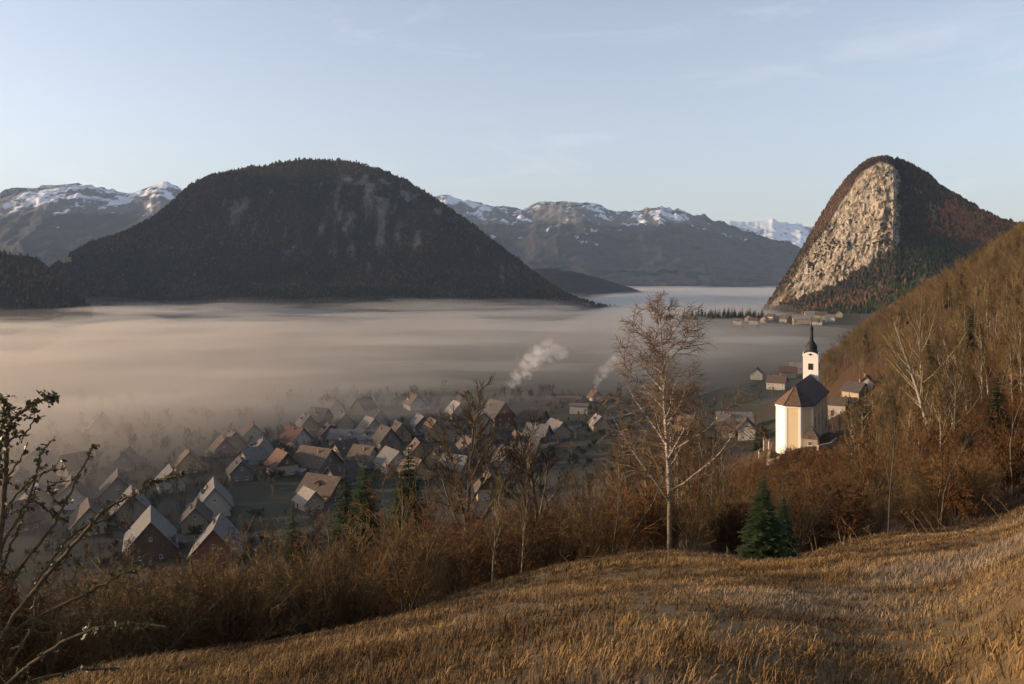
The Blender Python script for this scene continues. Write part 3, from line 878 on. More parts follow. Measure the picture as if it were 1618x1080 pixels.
birch = Kind('birch_tree', grow(21, 15, SPEC_BIRCH, 0.135, lean=0.02), 15, MB_birch, MT_red, 2, sides=lambda l: (8, 5, 3, 3)[l])
put_at(birch, 1058, 848, 56, 456, 0.4, 'tall bare white-barked birch standing at the edge of the dry meadow', 'tree', sx=1.2)
hero1 = Kind('bare_tree', grow(34, 12, spec_tree(0.022, 13, 10, 8, 0.5), 0.24), 12, MB_bark, MT_dark, 2)
put_at(hero1, 727, 880, 78, 592, 1.2, 'dark bare tree with a forked crown rising from the brown thicket', 'tree')
hero2 = Kind('bare_tree', grow(47, 11, spec_tree(0.020, 12, 10, 8, 0.3), 0.2), 11, MB_bark, MT_dark, 2)
put_at(hero2, 855, 865, 66, 640, 2.2, 'bare tree with a thick straight trunk and thin dark crown above rusty bushes', 'tree')
pale1 = Kind('bare_tree', grow(52, 15, spec_tree(0.020, 12, 8, 6, 0.75), 0.16), 15, MB_pale, MT_olive, 2)
put_at(pale1, 1460, 760, 130, 440, 0.7, 'tall pale-trunked bare tree on the hillside beside the church', 'tree')
pale2 = Kind('bare_tree', grow(58, 13, SPEC_SLIM(0.02), 0.22, lean=0.10), 13, MB_pale, MT_olive, 2)
put_at(pale2, 1478, 750, 122, 470, 2.9, 'pale leaning bare tree with a crooked limb on the hillside', 'tree', lean=(0, 0.09))
pole = Kind('bare_tree', grow(63, 12, SPEC_SLIM(0.010), 0.085), 12, MB_bark, MT_olive, 2)
put_at(pole, 1403, 842, 49, 560, 0.0, 'slender straight young tree growing at the meadow rim', 'tree', sx=0.75)
put_at(K['sapling'][0], 1190, 800, 62, 640, 0.0, 'thin upright sapling behind the young spruce', 'tree', sx=.4)
ys = Spruce('young_spruce', 401, MS_fresh, 0.72, 1.3, 0.03)
put_at(ys, 1206, 868, 46, 742, 0.3, 'small bushy green young spruce on the meadow rim', 'tree')
ys2 = Spruce('young_spruce', 402, MS_green, 0.62, 1.1, 0.03)
put_at(ys2, 1237, 866, 48.5, 775, 1.3, 'shorter dark young spruce close beside the bushy green one', 'tree')
put_at(ys2, 575, 790, 128, 708, 0.3, 'dark green spruce among bare bushes above the village roofs', 'tree', sx=1.0, name='spruce_tree')
put_at(ys2, 545, 785, 130, 722, 1.3, 'narrow dark spruce touching the bigger spruce above the village', 'tree', sx=.75, name='spruce_tree')
put_at(ys2, 645, 760, 112, 688, 2.3, 'bushy olive green spruce beside the dark bare tree', 'tree', sx=1.0, name='spruce_tree')
put_at(K['spruce'][1], 1530, 800, 92, 668, 2.0, 'dark spruce half hidden by rusty beech bushes', 'tree', sx=1.2)
put_at(K['spruce'][0], 462, 830, 120, 790, 2.0, 'small dark spruce in the thicket above the village', 'tree', sx=1.6)

# ---------------------------------------------------- thicket below the meadow edge
TOPS = np.array([(-100, 850), (0, 860), (150, 872), (260, 880), (340, 868), (372, 810), (420, 792), (480, 800), (520, 800), (600, 758), (650, 722), (700, 700), (760, 722), (800, 752), (850, 735), (900, 710),
                 (950, 685), (985, 655), (1020, 645), (1060, 640), (1100, 655), (1140, 690), (1165, 712), (1200, 706), (1240, 698), (1300, 698), (1340, 690), (1380, 650), (1420, 600), (1480, 560), (1560, 520), (1700, 480)], float)
def edge_y(px): return np.interp(px, [-400, 0, 400, 600, 750, 850, 1060, 1210, 1400, 1618, 2000], [14, 20, 30, 36, 45, 50, 56, 47, 50, 60, 80])
LANDMARKS = [(120, 'behind the arching thorn twigs'), (340, 'above the red-brown fronted house'), (462, 'around the small dark spruce'), (575, 'below the dark green spruce'), (727, 'around the forked dark tree'),
             (855, 'around the thick straight tree'), (950, 'between the thick straight tree and the birch'), (1058, 'around the birch'), (1140, 'between the birch and the young spruces'), (1210, 'behind the bushy young spruce'), (1290, 'below the church apse'),
             (1403, 'behind the slender young tree'), (1530, 'around the half-hidden dark spruce'), (1640, 'beyond the half-hidden dark spruce')]
def by_landmark(px): return min(LANDMARKS, key=lambda q: abs(q[0] - px))[1]
def thicket():
    r = np.random.RandomState(5)
    n = 0; tries = 0
    spots = []
    while n < 330 and tries < 6000:
        tries += 1
        px = r.uniform(-90, 1700)
        e = float(edge_y(px))
        Y = e * 1.02 + 4 + (r.rand() ** 1.5) * 110
        if Y > 165: continue
        x = (px - CX) / F * Y
        if any((x - a) ** 2 + (Y - b) ** 2 < (0.9 + 0.010 * Y) ** 2 for a, b in spots): continue
        z = gz(x, Y)
        top = float(np.interp(px, TOPS[:, 0], TOPS[:, 1])) + abs(r.normal(0, 26))
        h = EYE - (top - HZ) / F * Y - z
        if h < 1.4: continue
        h = min(h, r.uniform(7, 12) if 940 < px < 1165 and Y > 62 else r.uniform(4.4, 8.5) if px < 1340 else r.uniform(4.5, 10))
        spots.append((x, Y)); n += 1
        if px < 360: kind, lab, nm = K['shrub'][(n * 2) % 4], 'grey-brown bare shrub on the shaded slope above the near village roofs', 'grey'
        elif (px > 1490 and r.rand() < .6) or (880 < px < 1010 and Y < 75 and r.rand() < .5) or r.rand() < .10: kind, lab, nm = K['beech'][n % 3], 'rusty withered beech bush still holding its leaves below the meadow edge', 'beech'; h = min(h, r.uniform(2.5, 4.5))
        elif h > 4.5 and r.rand() < (.34 if px < 940 else .6) and px < 1165:
            kind, lab, nm = K['slim'][n % 3], 'slender bare tree rising above the brown thicket', 'slim'; h = min(h + 2.2, EYE - (float(np.interp(px, TOPS[:, 0], TOPS[:, 1])) - 40 - HZ) / F * Y - z)
        elif h > 6.2: kind, lab, nm = K['sapling'][n % 3], 'thin bare sapling standing up out of the brown thicket', 'sapling'
        else: kind, lab, nm = K['shrub'][n % 4], 'brown bare shrub in the thicket below the meadow edge', 'shrub'
        lab = ('tall ' if h > 4.8 else 'low ') + {'grey': 'grey-brown bare shrub', 'beech': 'rusty leaf-holding beech bush', 'sapling': 'thin bare sapling', 'slim': 'slender pale-stemmed bare tree', 'shrub': 'brown bare shrub'}[nm] + ' in the thicket ' + by_landmark(px)
        kind.put(x, Y, z - .1, h, r.uniform(0, 6.28), lab, 'tree' if nm in ('sapling', 'slim') else 'shrub',
                 {'grey': 'grey shrubs above the near roofs', 'beech': 'withered beech bushes', 'sapling': 'bare saplings in the thicket', 'slim': 'slender trees in the thicket', 'shrub': 'brown shrubs below the meadow edge'}[nm], sx=r.uniform(.85, 1.3) if nm != 'slim' else r.uniform(.7, .9))
thicket()

def undergrowth():
    r = np.random.RandomState(15)
    n = 5200
    px = r.uniform(-120, 1720, n); Y = np.sqrt(r.uniform(18 ** 2, 235 ** 2, n))
    x = (px - CX) / F * Y
    z = ground_z(x, Y)
    top = np.interp(px, TOPS[:, 0], TOPS[:, 1]) + np.abs(r.normal(0, 1, n)) * np.where((px > 1190) & (px < 1330), 13, 30)
    h = np.minimum(EYE - (top - HZ) / F * Y - z, r.uniform(2.5, 5.5, n))
    ok = (Y > edge_y(px) * 1.02 + 3) & (h > 1.3) & ~((Y > 199) & (np.hypot(x - 75, Y - 224) < 24)) & (z > 13)
    ok &= ~((px > 1292) & (px < 1400) & (Y > 215)) & ~((px > 1120) & (px < 1226) & (Y > 195))
    return [(a, b, c - .1, d, e, f) for a, b, c, d, e, f in zip(x[ok], Y[ok], z[ok], h[ok], r.uniform(0, 6, n)[ok], r.randint(0, 6, n)[ok])][:1500]
_under = undergrowth()

# ---------------------------------------------------- wood on the hillside
def hillside():
    r = np.random.RandomState(8)
    cand = []
    while len(cand) < 1900:
        px = r.uniform(1285, 1760); Y = math.sqrt(r.uniform(95 ** 2, 640 ** 2))
        x = (px - CX) / F * Y
        if math.hypot(x - 77, Y - 225) < 27: continue
        # the hollow with the houses behind the church stays open
        if px < 1392 and 225 < Y < 372: continue
        if px < 1345 and Y < 420: continue
        cand.append((px, x, Y))
    X = np.array([c[1] for c in cand]); YY = np.array([c[2] for c in cand])
    Z = ground_z(X, YY)
    order = np.argsort(YY)
    rest = []
    nb = ns = 0
    def where(px, Y):
        a = 'on the hillside crest' if Y > 400 else 'midway up the hillside' if Y > 230 else 'at the foot of the hillside'
        b = ' above the church hollow' if px < 1430 else ' behind the two pale trees' if px < 1520 else ' above the rusty beech bushes'
        return a + b
    for i in order:
        px, x, Y = cand[i]; z = float(Z[i])
        if z < 24 + 8 * r.rand(): continue
        con = r.rand() < (0.06 + 0.30 * (px > 1545) * (Y > 400) + 0.1 * (px > 1480) * (Y > 420))
        h = r.uniform(8, 13.5) if not con else r.uniform(8, 15)
        lim = float(np.interp(px, [1285, 1340, 1400, 1450, 1500, 1575, 1618, 1760], [575, 515, 472, 440, 410, 372, 345, 300])) + r.uniform(-4, 12)
        if con: lim -= 12
        h = min(h, EYE - (lim - HZ) / F * Y - z)
        if h < 3: continue
        if con and ns < 60:
            K['spruce'][ns % 3].put(x, Y, z - .1, h, r.uniform(0, 6), 'dark green spruce ' + where(px, Y), 'tree', 'spruces on the hillside', sx=r.uniform(1.1, 1.5)); ns += 1
        elif nb < 290:
            q = r.rand()
            kd = K['bare'][nb % 5] if q < .5 else K['slim'][nb % 3]
            kd.put(x, Y, z - .1, h, r.uniform(0, 6), ('spreading' if kd in K['bare'] else 'slim pale-trunked') + ' bare tree ' + where(px, Y), 'tree', 'bare trees on the hillside', sx=r.uniform(.9, 1.2)); nb += 1
        else:
            rest.append((x, Y, z - .1, h, r.uniform(0, 6), r.randint(5)))
    return rest
rest_trees = hillside()

def instance_stuff(name, label, cat, pts, variants):
    """uncountable remainder: one object whose geometry nodes set copies of the tree meshes on its points"""
    a = np.array(pts)
    me = bpy.data.meshes.new(name)
    me.vertices.add(len(a)); me.vertices.foreach_set('co', np.ascontiguousarray(a[:, :3], dtype=np.float32).ravel())
    for key, v in (('hs', a[:, 3]), ('rz', a[:, 4]), ('vi', a[:, 5])):
        at = me.attributes.new(key, 'FLOAT', 'POINT'); at.data.foreach_set('value', v.astype(np.float32))
    o = link(name, me)
    ng = bpy.data.node_groups.new(name, 'GeometryNodeTree')
    ng.interface.new_socket('Geometry', in_out='INPUT', socket_type='NodeSocketGeometry')
    ng.interface.new_socket('Geometry', in_out='OUTPUT', socket_type='NodeSocketGeometry')
    gi, go = ng.nodes.new('NodeGroupInput'), ng.nodes.new('NodeGroupOutput')
    def at(nm):
        n = ng.nodes.new('GeometryNodeInputNamedAttribute'); n.data_type = 'FLOAT'; n.inputs['Name'].default_value = nm
        return n.outputs['Attribute']
    jn = ng.nodes.new('GeometryNodeJoinGeometry')
    comb = ng.nodes.new('ShaderNodeCombineXYZ'); ng.links.new(at('rz'), comb.inputs['Z'])
    for k, (obs, top) in enumerate(variants):
        eq = ng.nodes.new('FunctionNodeCompare'); eq.data_type = 'FLOAT'; eq.operation = 'EQUAL'
        ng.links.new(at('vi'), eq.inputs[0]); eq.inputs[1].default_value = k; eq.inputs['Epsilon'].default_value = 0.1
        sc_ = ng.nodes.new('ShaderNodeMath'); sc_.operation = 'DIVIDE'; ng.links.new(at('hs'), sc_.inputs[0]); sc_.inputs[1].default_value = top
        for ob in obs:
            oi = ng.nodes.new('GeometryNodeObjectInfo'); oi.inputs['Object'].default_value = ob; oi.inputs['As Instance'].default_value = True
            ip = ng.nodes.new('GeometryNodeInstanceOnPoints')
            ng.links.new(gi.outputs[0], ip.inputs['Points']); ng.links.new(eq.outputs[0], ip.inputs['Selection'])
            ng.links.new(oi.outputs['Geometry'], ip.inputs['Instance'])
            ng.links.new(comb.outputs[0], ip.inputs['Rotation']); ng.links.new(sc_.outputs[0], ip.inputs['Scale'])
            ng.links.new(ip.outputs[0], jn.inputs[0])
    ng.links.new(jn.outputs[0], go.inputs[0])
    md = o.modifiers.new('trees', 'NODES'); md.node_group = ng
    return tag(o, label, cat, kind='stuff')

def first_parts(kd):
    out = []
    for me in (kd.me_w, kd.me_c):
        for ob in bpy.data.objects:
            if ob.data == me: out.append(ob); break
    return out
instance_stuff('undergrowth', 'dense tangle of brown bare bushes filling the slope below the meadow', 'undergrowth', _under, [(first_parts(k), k.top) for k in K['shrub'] + K['sapling'][:1] + K['beech'][:1]])
if rest_trees:
    instance_stuff('hillside_wood', 'dense bare brown wood covering the upper hillside', 'wood', rest_trees, [(first_parts(k), k.top) for k in K['bare']])

# ---------------------------------------------------- far forest: small simple trees, one mass per mountain
def cone_tree(k=5):
    th = np.arange(k) * 2 * math.pi / k
    v = [(math.cos(t) * .5, math.sin(t) * .5, .12) for t in th] + [(0, 0, 1.0)]
    f = [(i, (i + 1) % k, k) for i in range(k)]
    return np.array(v), np.array(f)
def blob_tree(seed):
    r = np.random.RandomState(seed)
    v = [(0, 0, 1.0)] + [(math.cos(t) * .5 * r.uniform(.7, 1.1), math.sin(t) * .5 * r.uniform(.7, 1.1), .62 + r.uniform(-.1, .12)) for t in np.arange(5) * 1.2566] + \
        [(math.cos(t + .6) * .38 * r.uniform(.7, 1.2), math.sin(t + .6) * .38, .2) for t in np.arange(5) * 1.2566]
    f = [(0, 1 + i, 1 + (i + 1) % 5) for i in range(5)] + [(1 + i, 6 + i, 1 + (i + 1) % 5) for i in range(5)] + [(6 + i, 6 + (i + 1) % 5, 1 + (i + 1) % 5) for i in range(5)]
    return np.array(v), np.array(f)
MF = tinted('distant tree crowns', var=0.3, scale=0.08)
def forest(name, label, S, n, seed, conif, hgt, cols, mask=None, wid=0.55):
    X, Y, Z, lv, block = S
    r = np.random.RandomState(seed)
    # area-weighted choice of grid cells
    co = np.stack([X, Y, Z], -1)
    a = co[1:, :-1] - co[:-1, :-1]; b = co[:-1, 1:] - co[:-1, :-1]
    ar = np.abs(a[..., 0] * b[..., 1] - a[..., 1] * b[..., 0]) + 0.25 * np.linalg.norm(np.cross(a, b), axis=-1)
    ar = ar * (block[:-1, :-1] < 0.35)
    ar[lv[:-1, :-1] >= 1.0] *= 0.12
    if mask is not None: ar = ar * mask[:-1, :-1]
    p = ar.ravel() / ar.sum()
    idx = r.choice(len(p), n, p=p)
    i, j = np.unravel_index(idx, ar.shape)
    u, v = r.rand(n, 1), r.rand(n, 1)
    pt = co[i, j] + a[i, j] * u + b[i, j] * v
    patch = fbm(pt[:, 0] / 130 + seed, pt[:, 1] / 130, pt[:, 2] / 130, 4)
    isc = (r.rand(n) < np.clip(conif + patch * 1.1, 0.03, 0.97))
    H = r.uniform(*hgt, n); W = H * wid * r.uniform(.7, 1.2, n) * np.where(isc, .75, 1.15)
    V, Fc, Cc, base = [], [], [], 0
    for sel, (tv, tf), pal in ((isc, cone_tree(), cols[0]), (~isc, blob_tree(seed), cols[1])):
        q = np.where(sel)[0]
        if len(q) == 0: continue
        ang = r.uniform(0, 6.28, len(q)); ca, sa = np.cos(ang), np.sin(ang)
        vx = (tv[None, :, 0] * ca[:, None] - tv[None, :, 1] * sa[:, None]) * W[q, None]
        vy = (tv[None, :, 0] * sa[:, None] + tv[None, :, 1] * ca[:, None]) * W[q, None]
        vz = tv[None, :, 2] * H[q, None] - 1.0
        vv = np.stack([vx, vy, vz], -1) + pt[q][:, None]
        V.append(vv.reshape(-1, 3))
        Fc.append((tf[None] + (np.arange(len(q)) * len(tv))[:, None, None]).reshape(-1, 3) + base)
        base += len(q) * len(tv)
        pal = np.array(pal)
        t = np.clip(0.42 + 1.3 * fbm(pt[q, 0] / 170, pt[q, 1] / 170, pt[q, 2] / 120, 4) + r.normal(0, .22, len(q)), 0, 1)[:, None]
        c = (pal[0] * (1 - t) + pal[1] * t) * r.uniform(.7, 1.3, (len(q), 1))
        Cc.append(np.repeat(c, len(tv), 0))
    me = np_mesh(name, np.concatenate(V), np.concatenate(Fc), False, col=np.concatenate(Cc))
    tag(link(name, me, MF), label, 'forest', kind='stuff')

GREEN = [(0.014, 0.022, 0.009), (0.030, 0.042, 0.016)]
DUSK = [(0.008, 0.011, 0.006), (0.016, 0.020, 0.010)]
UMBER = [(0.012, 0.010, 0.008), (0.075, 0.043, 0.024)]
BROWN = [(0.022, 0.017, 0.012), (0.090, 0.050, 0.026)]
RUST = [(0.12, 0.050, 0.020), (0.22, 0.085, 0.034)]
forest('mountain_forest', 'dark brown late autumn forest on the rounded mountain', dome_s, 34000, 1, 0.20, (6, 12), (DUSK, UMBER))
forest('hill_forest', 'dark forest covering the wooded hill by the fog', hill_s, 5500, 2, 0.5, (7, 14), (DUSK, UMBER))
_rx = CX + F * rock_s[0] / rock_s[1]; _ry = HZ - (rock_s[2] - EYE) / rock_s[1] * F
forest('cliff_foot_forest', 'conifers and bare trees on the slope below the limestone cliff', rock_s, 5200, 3, 0.50, (8, 15), (GREEN, BROWN), mask=((rock_s[3] < .31) & (_rx < 1640) & (_rx > 1215)).astype(float))
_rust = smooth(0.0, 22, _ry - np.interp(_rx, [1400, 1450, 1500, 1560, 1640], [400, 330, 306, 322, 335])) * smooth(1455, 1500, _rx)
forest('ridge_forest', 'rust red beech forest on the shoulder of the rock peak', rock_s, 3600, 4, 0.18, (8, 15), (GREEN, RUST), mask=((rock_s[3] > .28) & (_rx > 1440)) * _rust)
forest('shaded_forest', 'forest on the shaded side of the rock peak, its colours darkened for shade', rock_s, 3400, 7, 0.45, (7, 14), (DUSK, UMBER), mask=((rock_s[3] > .28) & (_rx > 1415)) * (1 - _rust))  # darker palette puts the shade of this face into the crowns
forest('summit_scrub', 'brown scrub and small trees on the rim of the rock peak', rock_s, 2600, 5, 0.10, (4, 8), (GREEN, BROWN), mask=((rock_s[3] > .70) & (_rx < 1425)).astype(float))

forest('cliff_scrub', 'dark scrub and stunted trees dotted over the ledges of the limestone cliff', (rock_s[0], rock_s[1], rock_s[2], rock_s[3], np.zeros_like(rock_s[0])), 750, 6, 0.45, (2.5, 6.5), (GREEN, BROWN),
       mask=((rock_s[3] > .29) & (rock_s[3] < .71) & (_rx < 1425)) * np.clip(fbm(rock_s[0] / 30, rock_s[1] / 30, rock_s[2] / 22, 4) + .12, 0, 1) ** 1.5, wid=.8)
# ------------------------------------------------------------------ buildings
def plaster(name, c, dirt=0.25):
    m = NT(name)
    p = m.objpos()
    n = m.noise(p, 0.7, 5, 0.65); n2 = m.noise(m.scaled(p, (2.5, 2.5, .35)), 1.2, 4)
    d = tuple(x * 0.55 for x in c)
    col = m.mix(m.ramp(n, [(0.35, dirt), (0.65, 0.0)]), c, d)
    col = m.mix(m.ramp(n2, [(0.5, 0.0), (0.75, dirt)]), col, tuple(x * .6 for x in c))
    m.bump(n, 0.15, 0.02)
    return m.col(col)
def roofing(name, a, b):
    m = NT(name)
    p = m.objpos()
    n = m.noise(p, 1.1, 5, 0.7); v = m.voro(m.scaled(p, (3.0, 3.0, 3.0)), 1.0, out='Color')
    sp = m.n('ShaderNodeSeparateColor'); m.l(v, sp.inputs[0])
    c = m.mix(m.ramp(n, [(0.3, 0), (0.7, 1)]), a, b)
    c = m.mix(1.0, c, m.ramp(sp.outputs[0], [(0, 0.75), (1, 1.2)]), 'MULTIPLY')
    w = m.n('ShaderNodeTexWave'); w.bands_direction = 'Z'; w.inputs['Scale'].default_value = 1.6; m.l(p, w.inputs['Vector'])
    m.bump(w.outputs['Fac'], 0.5, 0.05)
    m.b.inputs['Roughness'].default_value = 0.75
    return m.col(c)
W = {'white': plaster('white plaster', (0.42, 0.38, 0.32)), 'cream': plaster('cream plaster', (0.36, 0.29, 0.20)), 'grey': plaster('grey plaster', (0.17, 0.155, 0.14)),
     'ochre': plaster('ochre plaster', (0.38, 0.27, 0.15)), 'wood': speckled('weathered boards', (0.075, 0.05, 0.03), (0.15, 0.105, 0.065), 2.5), 'red': plaster('faded red plaster', (0.20, 0.085, 0.06))}
RF = {'brown': roofing('brown roof tiles', (0.075, 0.056, 0.042), (0.13, 0.095, 0.07)), 'grey': roofing('grey slate roof', (0.10, 0.094, 0.09), (0.165, 0.152, 0.14)),
      'red': roofing('red brown roof tiles', (0.095, 0.055, 0.042), (0.14, 0.076, 0.055)), 'dark': roofing('dark roof tiles', (0.05, 0.043, 0.04), (0.09, 0.075, 0.065)),
      'pale': roofing('pale fibre cement roof', (0.18, 0.16, 0.14), (0.26, 0.225, 0.195))}
M_glass = NT('window glass'); M_glass.b.inputs['Roughness'].default_value = 0.12; M_glass.b.inputs['Specular IOR Level'].default_value = 0.5; M_glass = M_glass.col((0.018, 0.02, 0.024))
M_trim = plaster('white trim', (0.70, 0.68, 0.63), 0.1)
M_brick = speckled('chimney brick', (0.22, 0.12, 0.08), (0.32, 0.2, 0.14), 4)
M_door = speckled('brown door', (0.06, 0.035, 0.02), (0.1, 0.06, 0.035), 5)
M_metal = NT('dark patina metal'); M_metal.b.inputs['Roughness'].default_value = 0.5; M_metal = M_metal.col((0.028, 0.030, 0.030))
M_stone = speckled('rubble stone', (0.24, 0.21, 0.17), (0.42, 0.37, 0.30), 2.2, bump=0.4)

def box_geo(x0, x1, y0, y1, z0, z1):
    v = [(x, y, z) for x in (x0, x1) for y in (y0, y1) for z in (z0, z1)]
    f = [(0, 1, 3, 2), (4, 6, 7, 5), (0, 4, 5, 1), (2, 3, 7, 6), (0, 2, 6, 4), (1, 5, 7, 3)]
    return v, f
def raw_mesh(name, parts, mats, mat_idx=None):
    v, f, mi = [], [], []
    for k, (pv, pf) in enumerate(parts):
        b = len(v); v += [tuple(map(float, q)) for q in pv]; f += [tuple(i + b for i in q) for q in pf]
        mi += [0 if mat_idx is None else mat_idx[k]] * len(pf)
    me = bpy.data.meshes.new(name); me.from_pydata(v, [], f)
    for m in mats: me.materials.append(m)
    if len(mats) > 1: me.polygons.foreach_set('material_index', mi)
    bm = bmesh.new(); bm.from_mesh(me); bmesh.ops.recalc_face_normals(bm, faces=bm.faces); bm.to_mesh(me); bm.free()
    me.update()
    return me
# shared window: white frame, dark pane, sill; faces -Y, unit 1 m wide 1 m high
ME_frame = raw_mesh('window_frame', [box_geo(-.5, .5, -.05, .04, -.5, -.42), box_geo(-.5, .5, -.05, .04, .42, .5), box_geo(-.5, -.42, -.05, .04, -.42, .42), box_geo(.42, .5, -.05, .04, -.42, .42), box_geo(-.04, .04, -.05, .04, -.42, .42), box_geo(-.58, .58, -.12, .04, -.58, -.503)], [M_trim])
ME_pane = raw_mesh('pane', [box_geo(-.418, .418, -.02, .035, -.418, .418)], [M_glass])
ME_chim = raw_mesh('chimney', [box_geo(-.3, .3, -.3, .3, -1.6, .9), box_geo(-.38, .38, -.38, .38, .903, 1.05)], [M_brick])
ME_door = raw_mesh('door', [box_geo(-.5, .5, -.06, .05, 0, 2.05)], [M_door])

def window(parent, p, rz, w, h):
    o = link('window', ME_frame, None, parent); o.location = p; o.rotation_euler = (0, 0, rz); o.scale = (w, 1, h)
    link('pane', ME_pane, None, o)

def house(px, Y, w, l, h, pitch, yaw, wall, roof, label, group=None, base=None, chim=1, floors=2, over=0.7, half_hip=False, gable='wall', z=None):
    """w across the gable, l along the ridge; yaw turns the ridge away from +Y (clockwise seen from above is negative)"""
    x = (px - CX) / F * Y
    if Y < 700 and px < 1100 and pitch > 30: h, pitch, over, w = h * .80, pitch + 2, 1.0, w * 1.04
    if z is None: z = gz(x, Y) - 0.25
    e = empty('house', (x, Y, z), R(yaw))
    rise = math.tan(R(pitch)) * w / 2
    a, b = w / 2, l / 2
    wv = [(-a, -b, -1.5), (a, -b, -1.5), (a, -b, h), (0, -b, h + rise), (-a, -b, h), (-a, b, -1.5), (a, b, -1.5), (a, b, h), (0, b, h + rise), (-a, b, h)]
    wf = [(0, 1, 2, 3, 4), (5, 9, 8, 7, 6), (0, 5, 6, 1), (1, 6, 7, 2), (2, 7, 8, 3), (3, 8, 9, 4), (4, 9, 5, 0)]
    link('wall', raw_mesh('wall', [(wv, wf)], [W[wall]]), None, e)
    if gable == 'wood':   # boarded gable triangles
        for s in (-1, 1):
            gv = [(-a * .97, s * b, h), (a * .97, s * b, h), (0, s * b, h + rise * .97), (-a * .97, s * (b + .08), h), (a * .97, s * (b + .08), h), (0, s * (b + .08), h + rise * .97)]
            link('gable_boarding', raw_mesh('gable_boarding', [(gv, [(0, 1, 2), (3, 5, 4), (0, 3, 4, 1), (1, 4, 5, 2), (2, 5, 3, 0)])], [W['wood']]), None, e)
    t = 0.22
    ex = over; dz = ex * math.tan(R(pitch)); L = b + over
    rv = [(-a - ex, -L, h - dz + .03), (0, -L, h + rise + .03), (a + ex, -L, h - dz + .03), (-a - ex, -L, h - dz + t), (0, -L, h + rise + t * 1.4), (a + ex, -L, h - dz + t)]
    rv += [(q[0], L, q[2]) for q in rv]
    rfc = [(0, 1, 4, 3), (1, 2, 5, 4), (6, 9, 10, 7), (7, 10, 11, 8), (3, 4, 10, 9), (4, 5, 11, 10), (0, 6, 7, 1), (1, 7, 8, 2), (0, 3, 9, 6), (2, 8, 11, 5)]
    ro = link('roof', raw_mesh('roof', [(rv, rfc)], [RF[roof]]), None, e)
    rg = rng.Random if False else random.Random(int(px * 7 + Y))
    for c in range(chim):
        ch = link('chimney', ME_chim, None, ro)
        cy = rg.uniform(-.5, .5) * l * .6; cxx = rg.choice((-1, 1)) * a * rg.uniform(.1, .45)
        ch.location = (cxx, cy, h + rise - abs(cxx) * math.tan(R(pitch)) + 0.75)
    if Y < 640 and pitch > 30 and l > 9:
        if rg.random() < .55:                                  # lean-to against one side
            sg = rg.choice((-1, 1)); aw = rg.uniform(2.2, 3.6); al = l * rg.uniform(.35, .7); y0 = -b + rg.uniform(0, l - al)
            ah = h * .62
            v, f = box_geo(min(sg * a, sg * (a + aw)), max(sg * a, sg * (a + aw)), y0, y0 + al, -1.5, ah - .5)
            an = link('annex', raw_mesh('annex', [(v, f)], [W[rg.choice((wall, 'wood', 'grey'))]]), None, e)
            xs = (sg * (a - .02), sg * (a + aw + .5))
            v = [(xs[0], y0 - .35, ah + .55), (xs[1], y0 - .35, ah - .75), (xs[1], y0 + al + .35, ah - .75), (xs[0], y0 + al + .35, ah + .55)]
            v += [(q[0], q[1], q[2] + .16) for q in v]
            link('annex_roof', raw_mesh('annex_roof', [(v, [(0, 1, 2, 3), (4, 7, 6, 5), (0, 4, 5, 1), (1, 5, 6, 2), (2, 6, 7, 3), (3, 7, 4, 0)])], [RF[rg.choice((roof, 'dark', 'pale'))]]), None, an)
        for _ in range(rg.choice((0, 0, 1, 2))):               # dormer
            sg = rg.choice((-1, 1)); yd = rg.uniform(-.32, .32) * l; dw = 1.0; xo = a * .72; xi = a * .22
            zb = h + (a - xo) * math.tan(R(pitch)); zt = zb + 1.35
            v = [(sg * xo, yd - dw, zb - .3), (sg * xo, yd + dw, zb - .3), (sg * xo, yd + dw, zt), (sg * xo, yd, zt + .75), (sg * xo, yd - dw, zt), (sg * xi, yd - dw, zb - .3), (sg * xi, yd + dw, zb - .3), (sg * xi, yd + dw, zt), (sg * xi, yd, zt + .75), (sg * xi, yd - dw, zt)]
            dm = link('dormer', raw_mesh('dormer', [(v, [(0, 1, 2, 3, 4), (5, 9, 8, 7, 6), (0, 5, 6, 1), (1, 6, 7, 2), (4, 9, 5, 0), (2, 7, 8, 3), (3, 8, 9, 4)])], [W[wall]]), None, ro)
            v = [(sg * (xo + .3), yd - dw - .3, zt - .2), (sg * (xo + .3), yd, zt + .80), (sg * (xo + .3), yd + dw + .3, zt - .2), (sg * (xi - .2), yd - dw - .3, zt - .2), (sg * (xi - .2), yd, zt + .80), (sg * (xi - .2), yd + dw + .3, zt - .2)]
            v += [(q[0], q[1], q[2] + .15) for q in v]
            link('dormer_roof', raw_mesh('dormer_roof', [(v, [(0, 3, 4, 1), (1, 4, 5, 2), (6, 7, 10, 9), (7, 8, 11, 10), (0, 1, 7, 6), (1, 2, 8, 7), (3, 9, 10, 4), (4, 10, 11, 5), (0, 6, 9, 3), (2, 5, 11, 8)])], [RF[roof]]), None, ro)
    # windows: long sides then gables
    n = max(2, int(l / 3.2))
    fl = max(1, min(floors, int(h / 2.5)))
    for fz in range(fl):
        zc = 1.5 + fz * 2.7
        if zc + .6 > h: break
        for k in range(n):
            yk = -b + l * (k + .5) / n
            if fz == 0 and k == n // 2:
                d = link('door', ME_door, None, e); d.location = (-a - .01, yk, 0); d.rotation_euler = (0, 0, R(-90))
            else:
                window(e, (-a - .01, yk, zc), R(-90), .95, 1.2)
            window(e, (a + .01, yk, zc), R(90), .95, 1.2)
        for k in (-1, 1):
            window(e, (k * w * .22, -b - .01, zc), 0, .95, 1.2)
            if Y < 450: window(e, (k * w * .22, b + .01, zc), R(180), .95, 1.2)
    if rise > 2.6:
        window(e, (0, -b - (.09 if gable == 'wood' else .01), h + rise * .32), 0, .9, 1.05)
